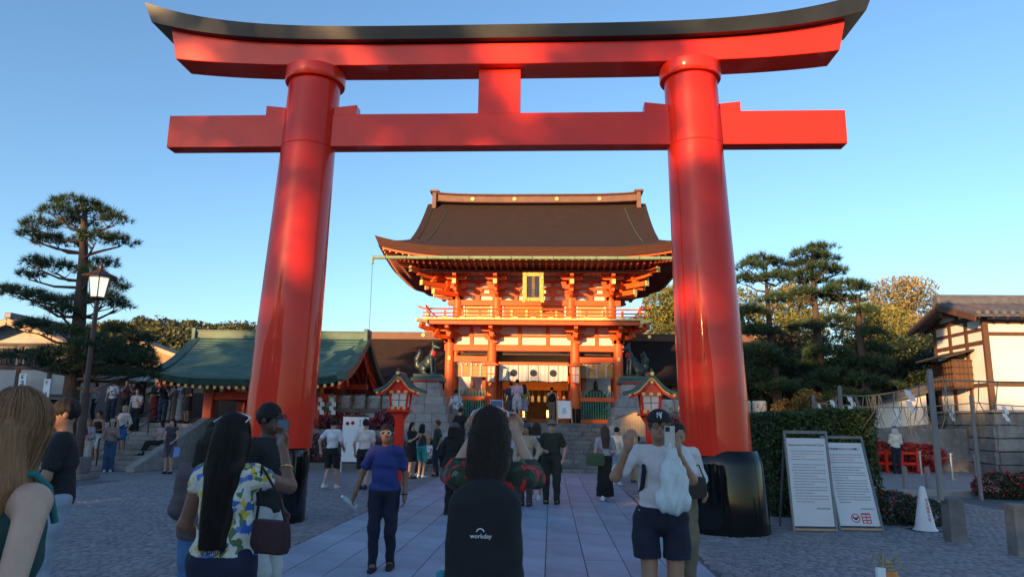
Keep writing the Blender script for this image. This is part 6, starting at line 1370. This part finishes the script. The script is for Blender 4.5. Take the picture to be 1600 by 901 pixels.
handbag(p3['w']((-.255, -.02, .985)), D-R(20), .24, .17, .09, (.045, .018, .022), 'small dark maroon shoulder bag on the floral-blouse woman', [(-.06, .02, .30), (.02, .08, .46), (.06, .03, .30)])
o = MB().tube([(.036*math.cos(t), .036*math.sin(t), 0) for t in np.linspace(0, 6.283, 17)], .004, 6, False).build('gold_bangle', gold, None); o.parent = p3['root']; o.location = tuple(p3['el'][-1].lerp(p3['wr'][-1], .45)*p3['k']); o.rotation_euler = (R(35), R(20), 0)
p4 = person(417, 5.9, 1.80, R(82), sk='dark', sex='m', girth=1.1, top=('tee', (.010, .010, .012)), bottom=('trousers', (.46, .46, .44)), hair=('short', (.008, .007, .007)), armL='down', armR='down', label='man in black t-shirt and pale trousers facing right behind the floral-blouse woman', glasses='clear', face=True)
person(330, 5.2, 1.60, D+R(14), sk='tan', top=('jacket', (.10, .075, .085)), bottom=('slim', (.07, .17, .34)), hair=('bob', (.012, .009, .008)), armL='belly', armR='belly', girth=1.05, label='person in dusky jacket and blue jeans half hidden behind the floral-blouse woman')
p5 = person(604, 8.55, 1.64, R(5), sk='brown', girth=1.12, top=('tee', (.022, .036, .165)), bottom=('slim', (.007, .010, .026)), shoe=(.012, .012, .014), hair=('bun', (.010, .008, .008)), armR=(-.34, -.06, .90), armL=(.245, -.02, .875), stride=.07, hem=.93, glasses='mirror', face=True, label='woman in royal blue t-shirt and mirrored sunglasses walking down the path')
bt_ = empty('water_bottle', p5['w']((-.40, -.09, .80)), 0, 'clear plastic water bottle in the hand of the blue t-shirt woman', 'bottle'); bt_.rotation_euler = (R(12), R(-52), 0)
MB().lathe([(.01, -.11), (.030, -.105), (.033, -.06), (.031, -.02), (.033, .02), (.028, .06), (.013, .085), (.013, .095)], 14).build('bottle_body', M('clear_plastic', (.45, .52, .56), .12, .1, 8, alpha=.75), bt_, smooth=40); MB().tube([(0, 0, .095), (0, 0, .115)], .016, 12).build('bottle_cap', paper, bt_)
o = MB().tube([(.030*math.cos(t), .030*math.sin(t), 0) for t in np.linspace(0, 6.283, 15)], .010, 6, False).build('wristwatch', blk, None); o.parent = p5['root']; o.location = tuple(p5['el'][1].lerp(p5['wr'][1], .93)*p5['k'])
p6 = person(765, 3.8, 1.735, D, sk='light', girth=1.0, top=('shirt', (.03, .05, .03)), pat='camo', bottom=('trousers', (.012, .012, .016)), hair=('mid', (.030, .016, .011)), armL=(.12, -.36, 1.58), armR=(-.12, -.36, 1.58), sleeve=.70, glasses='head', strands=1600, hout=.07, res=.008, label='woman with long brown hair, camouflage shirt and big black backpack in the centre foreground')
phone(p6['w']((0, -.42, 1.70)), D, 'phone in pale case raised above the head of the backpack woman', (.55, .56, .58), 0)
bk = backpack(p6, .34, .70, .20, .68, (.010, .011, .014), 'large black backpack with white lettering on the centre woman'); bk.location.z += .02
o = put_text('lettering', 'workday', .028, paper, bk, (.0, .272, .46), (R(90), 0, D))
o = MB().tube([(.017*math.cos(t)+.003, (.273), .476+.017*math.sin(t)) for t in np.linspace(.2, 2.9, 12)], .0025, 5).build('logo_arc', paper, bk)
wb = empty('sports_bottle', p6['w']((.20, .13, .86)), 0, 'blue sports bottle with turquoise handle in the backpack side pocket', 'bottle')
MB().lathe([(.036, -.06), (.036, .05), (.030, .065)], 14).build('bottle_body', M('blue_plastic', (.015, .07, .32), .3, .1, 6), wb, smooth=40); MB().lathe([(.034, .066), (.034, .09), (.02, .10)], 14).build('lid', M('turquoise_plastic', (.03, .30, .40), .35), wb, smooth=40); MB().tube([(.03, 0, .08), (.065, 0, .085), (.075, 0, .05), (.05, 0, .03)], .008, 6).build('handle', MATS['turquoise_plastic'], wb)
p7 = person(1030, 6.0, 1.785, R(-4), sk='tan', sex='m', girth=1.12, top=('shirt', (.62, .57, .56)), bottom=('shorts', (.010, .013, .028)), shoe=(.05, .05, .06), hair=('short', (.06, .05, .05)), armR=(-.245, -.26, 1.44), armL=(.10, -.34, 1.42), sleeve=.50, hem=.94, shem=.64, capc=('cap', (.010, .010, .013)), glasses='clear', face=True, lean=.06, res=.008, label='man in black cap and white shirt taking a phone photo, right foreground')
lg = MB(); ys_ = -.098
for a, b in (((-.020, -.022), (-.020, .022)), ((-.020, .022), (.012, -.022)), ((.012, -.022), (.012, .022)), ((-.004, .026), (.006, .002)), ((.020, .026), (.006, .002)), ((.006, .002), (.006, -.030))): lg.bar((a[0], 0, a[1]), (b[0], 0, b[1]), .004, .006, (0, 1, 0))
o = lg.build('cap_monogram', paper, None); o.parent = p7['root']; hh = p7['head']; o.location = (hh.x*p7['k'], (hh.y-.098)*p7['k'], (hh.z+.088)*p7['k']); o.rotation_euler = (R(-22), 0, 0)
phone(p7['w']((.045, -.41, 1.525)), R(-4), 'white phone with three lenses held by the man in the black cap', (.50, .47, .42), R(4))
backpack(p7, .28, .42, .14, .98, (.012, .012, .016), 'black backpack worn by the man in the black cap')
bg_ = SDF(.03); bg_.ell((0, 0, -.40), (.135, .075, .11)).ell((.01, 0, -.28), (.11, .06, .17)).cap((-.035, 0, -.16), (-.012, 0, .0), .03, .010).cap((.05, 0, -.16), (.015, 0, .0), .03, .010)
bm = bg_.mesh('bag_body', .009, lambda X_, Y_, Z_: .006*np.sin(X_*60+Z_*18)+.004*np.sin(X_*110-Z_*40)); pb = empty('plastic_bag', p7['w']((.06, -.40, 1.47)), R(-4), 'white plastic carrier bag hanging from the hand of the man in the cap', 'bag')
link('bag_body', bm, M('thin_white_plastic', (.60, .66, .66), .28, .06, 12, bump=.3, bscale=16, sub=.2, alpha=.82), pb)
person(1060, 8.2, 1.70, R(10), sk='tan', sex='m', top=('shirt', (.60, .58, .56)), bottom=('wide', (.17, .135, .09)), shoe=(.5, .5, .5), hair=('short', (.02, .015, .012)), armL='fwd', stride=.05, label='person in khaki trousers half hidden behind the man in the black cap')
handbag(at(1086, 778, 7.95), 0, .24, .22, .12, (.035, .026, .022), 'dark brown bag held beside the right torii foot', [(-.05, 0, .34), (.05, 0, .34)])
# --- middle distance
person(519, 18.2, 1.72, D-R(12), sex='m', top=('tee', (.62, .64, .68)), bottom=('shorts', (.012, .012, .014)), shoe=(.6, .6, .6), armL='back', armR='fwd', stride=.16, label='man in white t-shirt and black shorts walking away, left of the pair')
person(570, 18.0, 1.72, D+R(6), sex='m', top=('tee', (.66, .58, .54)), bottom=('shorts', (.012, .012, .014)), shoe=(.02, .02, .03), armR='belly', stride=-.2, label='man in white t-shirt and white-trimmed shorts walking before the banner sign')
person(862, 15.8, 1.75, R(-8), sk='light', sex='m', girth=1.32, top=('tee', (.022, .028, .018)), bottom=('trousers', (.026, .030, .024)), hair=('short', (.15, .13, .12)), capc=('hat', (.20, .15, .12)), armL=(.25, -.10, .92), armR='belly', face=True, glasses='clear', label='stout man in dark green t-shirt and tan hat standing on the path')
person(822, 15.3, 1.68, R(-14), sk='tan', top=('jacket', (.36, .30, .22)), bottom=('trousers', (.05, .05, .05)), hair=('long', (.035, .022, .015)), capc=('cap', (.06, .07, .09)), armL=(.24, -.1, .98), face=True, label='smiling woman in beige jacket and grey cap beside the stout man')
q = person(838, 16.7, 1.70, D-R(15), sk='light', top=('tee', (.55, .57, .60)), bottom=('shorts', (.012, .014, .028)), hair=('bob', (.035, .020, .014)), armL='fwd', shoe=(.4, .1, .05), label='person in white t-shirt and navy shorts seen from behind, between jacket woman and stout man')
backpack(q, .30, .46, .16, .95, (.025, .04, .075), 'slate blue backpack worn behind the beige jacket woman')
q = person(945, 16.7, 1.66, D+R(10), sk='fair', top=('tee', (.32, .33, .37)), bottom=('long_skirt', (.008, .008, .010)), shoe=(.35, .33, .30), hair=('wavy', (.075, .042, .028)), armR='fwd', armL='down', stride=.1, label='woman in grey top and long black skirt walking towards the stairs')
handbag(q['w']((.24, .08, .80)), D+R(10), .40, .27, .14, (.055, .105, .055), 'green shoulder bag on the woman in the long black skirt', [(-.08, -.05, .5), (.05, -.08, .5)])
person(709, 13.6, 1.66, D-R(25), sk='brown', girth=1.25, top=('long', (.008, .008, .009)), bottom=('trousers', (.008, .008, .009)), hair=('bob', (.01, .008, .008)), capc=('cap', (.09, .085, .09)), armR='belly', hem=.80, label='person in loose black clothes and grey cap left of the centre woman')
person(643, 22.2, 1.66, R(62), top=('tee', (.010, .010, .012)), bottom=('shorts', (.012, .012, .014)), hair=('long', (.012, .009, .008)), armL='chest', armR='chest', hem=.72, label='woman in black tunic looking at her phone by the left lantern')
person(659, 22.6, 1.62, D-R(30), top=('tank', (.035, .045, .06)), bottom=('shorts', (.03, .30, .28)), shoe=(.6, .6, .6), hair=('bob', (.012, .009, .008)), armR='chest', label='person in turquoise shorts and white shoes beside the black tunic woman')
person(683, 23.4, 1.74, R(-70), sk='tan', sex='m', girth=1.2, top=('tee', (.020, .045, .030)), bottom=('trousers', (.012, .016, .04)), hair=('short', (.05, .045, .04)), armL='down', armR='belly', label='man in dark green t-shirt standing at the foot of the stairs')
person(670, 24.4, 1.62, R(-30), top=('tee', (.6, .6, .62)), pat='print', bottom=('trousers', (.03, .03, .035)), shoe=(.55, .55, .55), hair=('long', (.012, .009, .008)), sit=.42, armL='belly', armR='belly', label='person in blue and white patterned top sitting at the stair foot')
person(718, 26.75, 1.74, D-R(10), sex='m', top=('tee', (.010, .011, .014)), bottom=('trousers', (.012, .014, .025)), z=.47, armL='fwd', label='man in black t-shirt climbing the left side of the gate stairs')
person(710, 28.3, 1.70, D+R(15), top=('shirt', (.55, .55, .52)), pat='print', bottom=('trousers', (.30, .28, .24)), z=1.25, hair=('short', (.02, .016, .014)), armR='fwd', label='person in pale patterned shirt near the top of the gate stairs')
person(807, 30.2, 1.76, D, sex='m', top=('tee', (.55, .36, .42)), bottom=('shorts', (.46, .46, .50)), shoe=(.6, .6, .6), z=1.72, armL='belly', armR='belly', stride=.1, label='man in pink shirt and pale shorts at the head of the stairs')
person(797, 31.0, 1.70, D, sex='m', top=('tee', (.04, .045, .06)), bottom=('trousers', (.10, .10, .11)), z=1.72, label='man in grey-blue shirt just left of the pink-shirted man')
person(818, 30.7, 1.60, D+R(20), top=('tee', (.30, .29, .10)), bottom=('skirt', (.32, .31, .34)), z=1.72, hair=('long', (.012, .01, .009)), label='woman in yellow-green top and grey skirt right of the pink-shirted man')
q = person(862, 33.6, 1.62, D, sex='m', top=('tee', (.35, .36, .40)), bottom=('trousers', (.25, .23, .20)), z=1.72, label='visitor with dark backpack standing inside the gate doorway'); backpack(q, .28, .42, .15, .98, (.012, .013, .02), 'dark backpack on the visitor inside the gate doorway')
person(803, 24.2, 1.62, D, sk='light', sex='m', top=('tee', (.42, .38, .42)), bottom=('trousers', (.06, .06, .07)), hair=('short', (.20, .15, .12)), label='person in pale lilac shirt at the stair foot behind the jacket woman')
person(964, 21.2, 1.62, D-R(30), top=('long', (.55, .55, .48)), bottom=('slim', (.25, .36, .46)), shoe=(.6, .6, .6), hair=('bun', (.012, .01, .009)), label='woman in cream top and pale jeans right of the long-skirt woman')
person(988, 22.6, 1.76, R(25), sk='tan', sex='m', girth=1.15, top=('tee', (.010, .010, .012)), bottom=('shorts', (.10, .11, .13)), shoe=(.05, .07, .12), hair=('short', (.02, .015, .012)), stride=.15, face=True, label='bearded man in black t-shirt walking by the wooden notice board')
person(1066, 20.5, 1.70, R(-20), sk='brown', sex='m', top=('tee', (.6, .6, .6)), bottom=('trousers', (.03, .03, .04)), hair=('short', (.01, .008, .008)), label='man in white t-shirt beside the right torii pillar, behind the capped man')
person(1400, 27.3, 1.66, D-R(6), top=('long', (.58, .55, .46)), bottom=('trousers', (.012, .014, .03)), hair=('bob', (.45, .44, .42)), capc=('cap', (.03, .09, .26)), z=.11, armL='belly', armR='belly', label='person in cream top and blue cap at the red barrier')
# --- crowd on the left
GL = 'visitors on the left stairs'
person(266, 22.3, 1.66, R(4), top=('dress', (.040, .042, .062)), bottom=('shorts', (.10, .09, .11)), hem=.66, hair=('long', (.012, .01, .009)), armL=(.16, -.24, .98), armR='belly', face=True, group=GL, label='woman in slate blue sleeveless dress at the left stair foot')
o = MB().prism([(-.09, 0, -.16), (.10, 0, -.12), (.13, 0, .14), (-.06, 0, .16)], (0, -.004, 0), (0, .004, 0)).build('blue_fan', M('pale_blue_card', (.16, .28, .60), .7), None); o.location = at(275, 706, 22.05); tag(o, 'pale blue paper fan held by the woman in the slate dress', 'fan')
person(172, 22.6, 1.62, R(28), top=('long', (.30, .23, .19)), bottom=('wide', (.035, .075, .15)), shoe=(.5, .5, .5), hair=('long', (.012, .01, .009)), capc=('cap', (.45, .40, .36)), armL='chest', armR='fwd', hem=.98, group=GL, label='woman in beige top, cap and wide blue jeans walking by the stairs')
person(150, 23.5, 1.74, R(-10), sk='tan', sex='m', top=('tank', (.012, .012, .014)), bottom=('shorts', (.48, .48, .48)), shoe=(.6, .6, .6), z=.15, armL='belly', group=GL, label='man in black tank top and white shorts on the left stairs')
person(134, 22.4, 1.62, R(20), top=('long', (.36, .34, .44)), bottom=('wide', (.58, .56, .55)), hair=('bob', (.20, .15, .11)), armL='belly', group=GL, label='person in lavender top and white wide trousers at the left stair foot')
person(120, 21.6, 1.66, R(40), top=('tee', (.05, .06, .10)), bottom=('trousers', (.012, .012, .016)), hair=('short', (.012, .01, .009)), armL='fwd', group=GL, label='person in navy shirt and black trousers beside the lamp base')
person(189, 24.3, 1.62, R(-15), sex='m', top=('shirt', (.52, .52, .54)), bottom=('shorts', (.03, .12, .36)), z=.45, hair=('short', (.4, .39, .38)), capc=('cap', (.4, .38, .35)), armR='chest', group=GL, label='man in white shirt and bright blue shorts on the left stairs')
person(206, 26.2, 1.70, R(10), top=('tee', (.36, .40, .48)), bottom=('wide', (.010, .010, .012)), shoe=(.4, .4, .4), z=1.05, hair=('long', (.02, .014, .011)), armL='chest', group=GL, label='woman in pale blue top and wide black trousers near the stair top')
person(249, 24.6, 1.60, R(-40), top=('tee', (.42, .33, .32)), bottom=('trousers', (.012, .012, .016)), z=.45, sit=.42, hair=('bob', (.012, .01, .009)), armL='chest', armR='belly', group=GL, label='person in pale pink top sitting on the left stairs by the rail')
handbag((-16.05, 25.0, .75), R(20), .42, .30, .22, (.55, .54, .52), 'white bag lying on the left stairs')
tops = [(138, 28.6, ('tee', (.40, .36, .33)), ('trousers', (.02, .018, .02)), 'bob', 'person in pale top and black trousers at the far left of the upper street'),
        (152, 29.6, ('tee', (.02, .02, .025)), ('trousers', (.02, .02, .025)), 'short', 'person in all black behind the left end of the upper crowd'),
        (167, 28.4, ('tee', (.22, .30, .52)), ('trousers', (.03, .035, .06)), 'short', 'person in blue and white t-shirt on the upper street'),
        (187, 28.2, ('tee', (.12, .05, .045)), ('trousers', (.02, .02, .02)), 'long', 'person in brown top photographing from the upper street'),
        (197, 29.2, ('tee', (.09, .02, .022)), ('skirt', (.10, .10, .13)), 'long', 'woman in dark red top and grey skirt on the upper street'),
        (212, 30.6, ('tee', (.04, .035, .03)), ('trousers', (.03, .03, .03)), 'short', 'tall man in dark shirt at the back of the upper street'),
        (235, 28.6, ('tee', (.012, .010, .012)), ('long_skirt', (.16, .012, .016)), 'long', 'woman in black top and long dark red skirt on the upper street'),
        (248, 28.3, ('tee', (.012, .014, .020)), ('trousers', (.03, .055, .10)), 'bun', 'person in black t-shirt and jeans beside the red-skirt woman'),
        (263, 28.9, ('long', (.36, .33, .28)), ('long_skirt', (.36, .33, .28)), 'long', 'woman in pale patterned robe, left of three by the beige wall'),
        (276, 28.7, ('long', (.34, .40, .48)), ('long_skirt', (.38, .40, .42)), 'bun', 'woman in pale blue robe, middle of three by the beige wall'),
        (287, 28.4, ('tee', (.03, .03, .035)), ('skirt', (.03, .03, .04)), 'bob', 'woman in dark dress with white bag, right of three by the beige wall')]
for i, (px, Y, t_, b_, hh_, lb) in enumerate(tops):
    person(px, Y, 1.62+.03*(i % 4) + (.10 if 'tall' in lb else 0), R(-30+23*(i % 5)), z=1.5, top=t_, bottom=b_, hair=(hh_, (.014, .011, .010)), armR=('chest', 'high', 'down', 'phone')[i % 4], armL=('down', 'chest', 'belly', 'phone')[i % 4], group='visitors on the upper street', label=lb, pat='print' if i == 2 else None)
person(328, 13.0, 1.62, D+R(30), top=('tee', (.48, .52, .60)), bottom=('trousers', (.02, .02, .03)), hair=('long', (.012, .01, .009)), armR='belly', label='woman in pale blue top with dark hair behind the dusky jacket person')
person(345, 30.6, 1.60, R(10), top=('tee', (.03, .03, .035)), bottom=('trousers', (.03, .03, .03)), label='dark-clothed visitor under the wash pavilion roof')
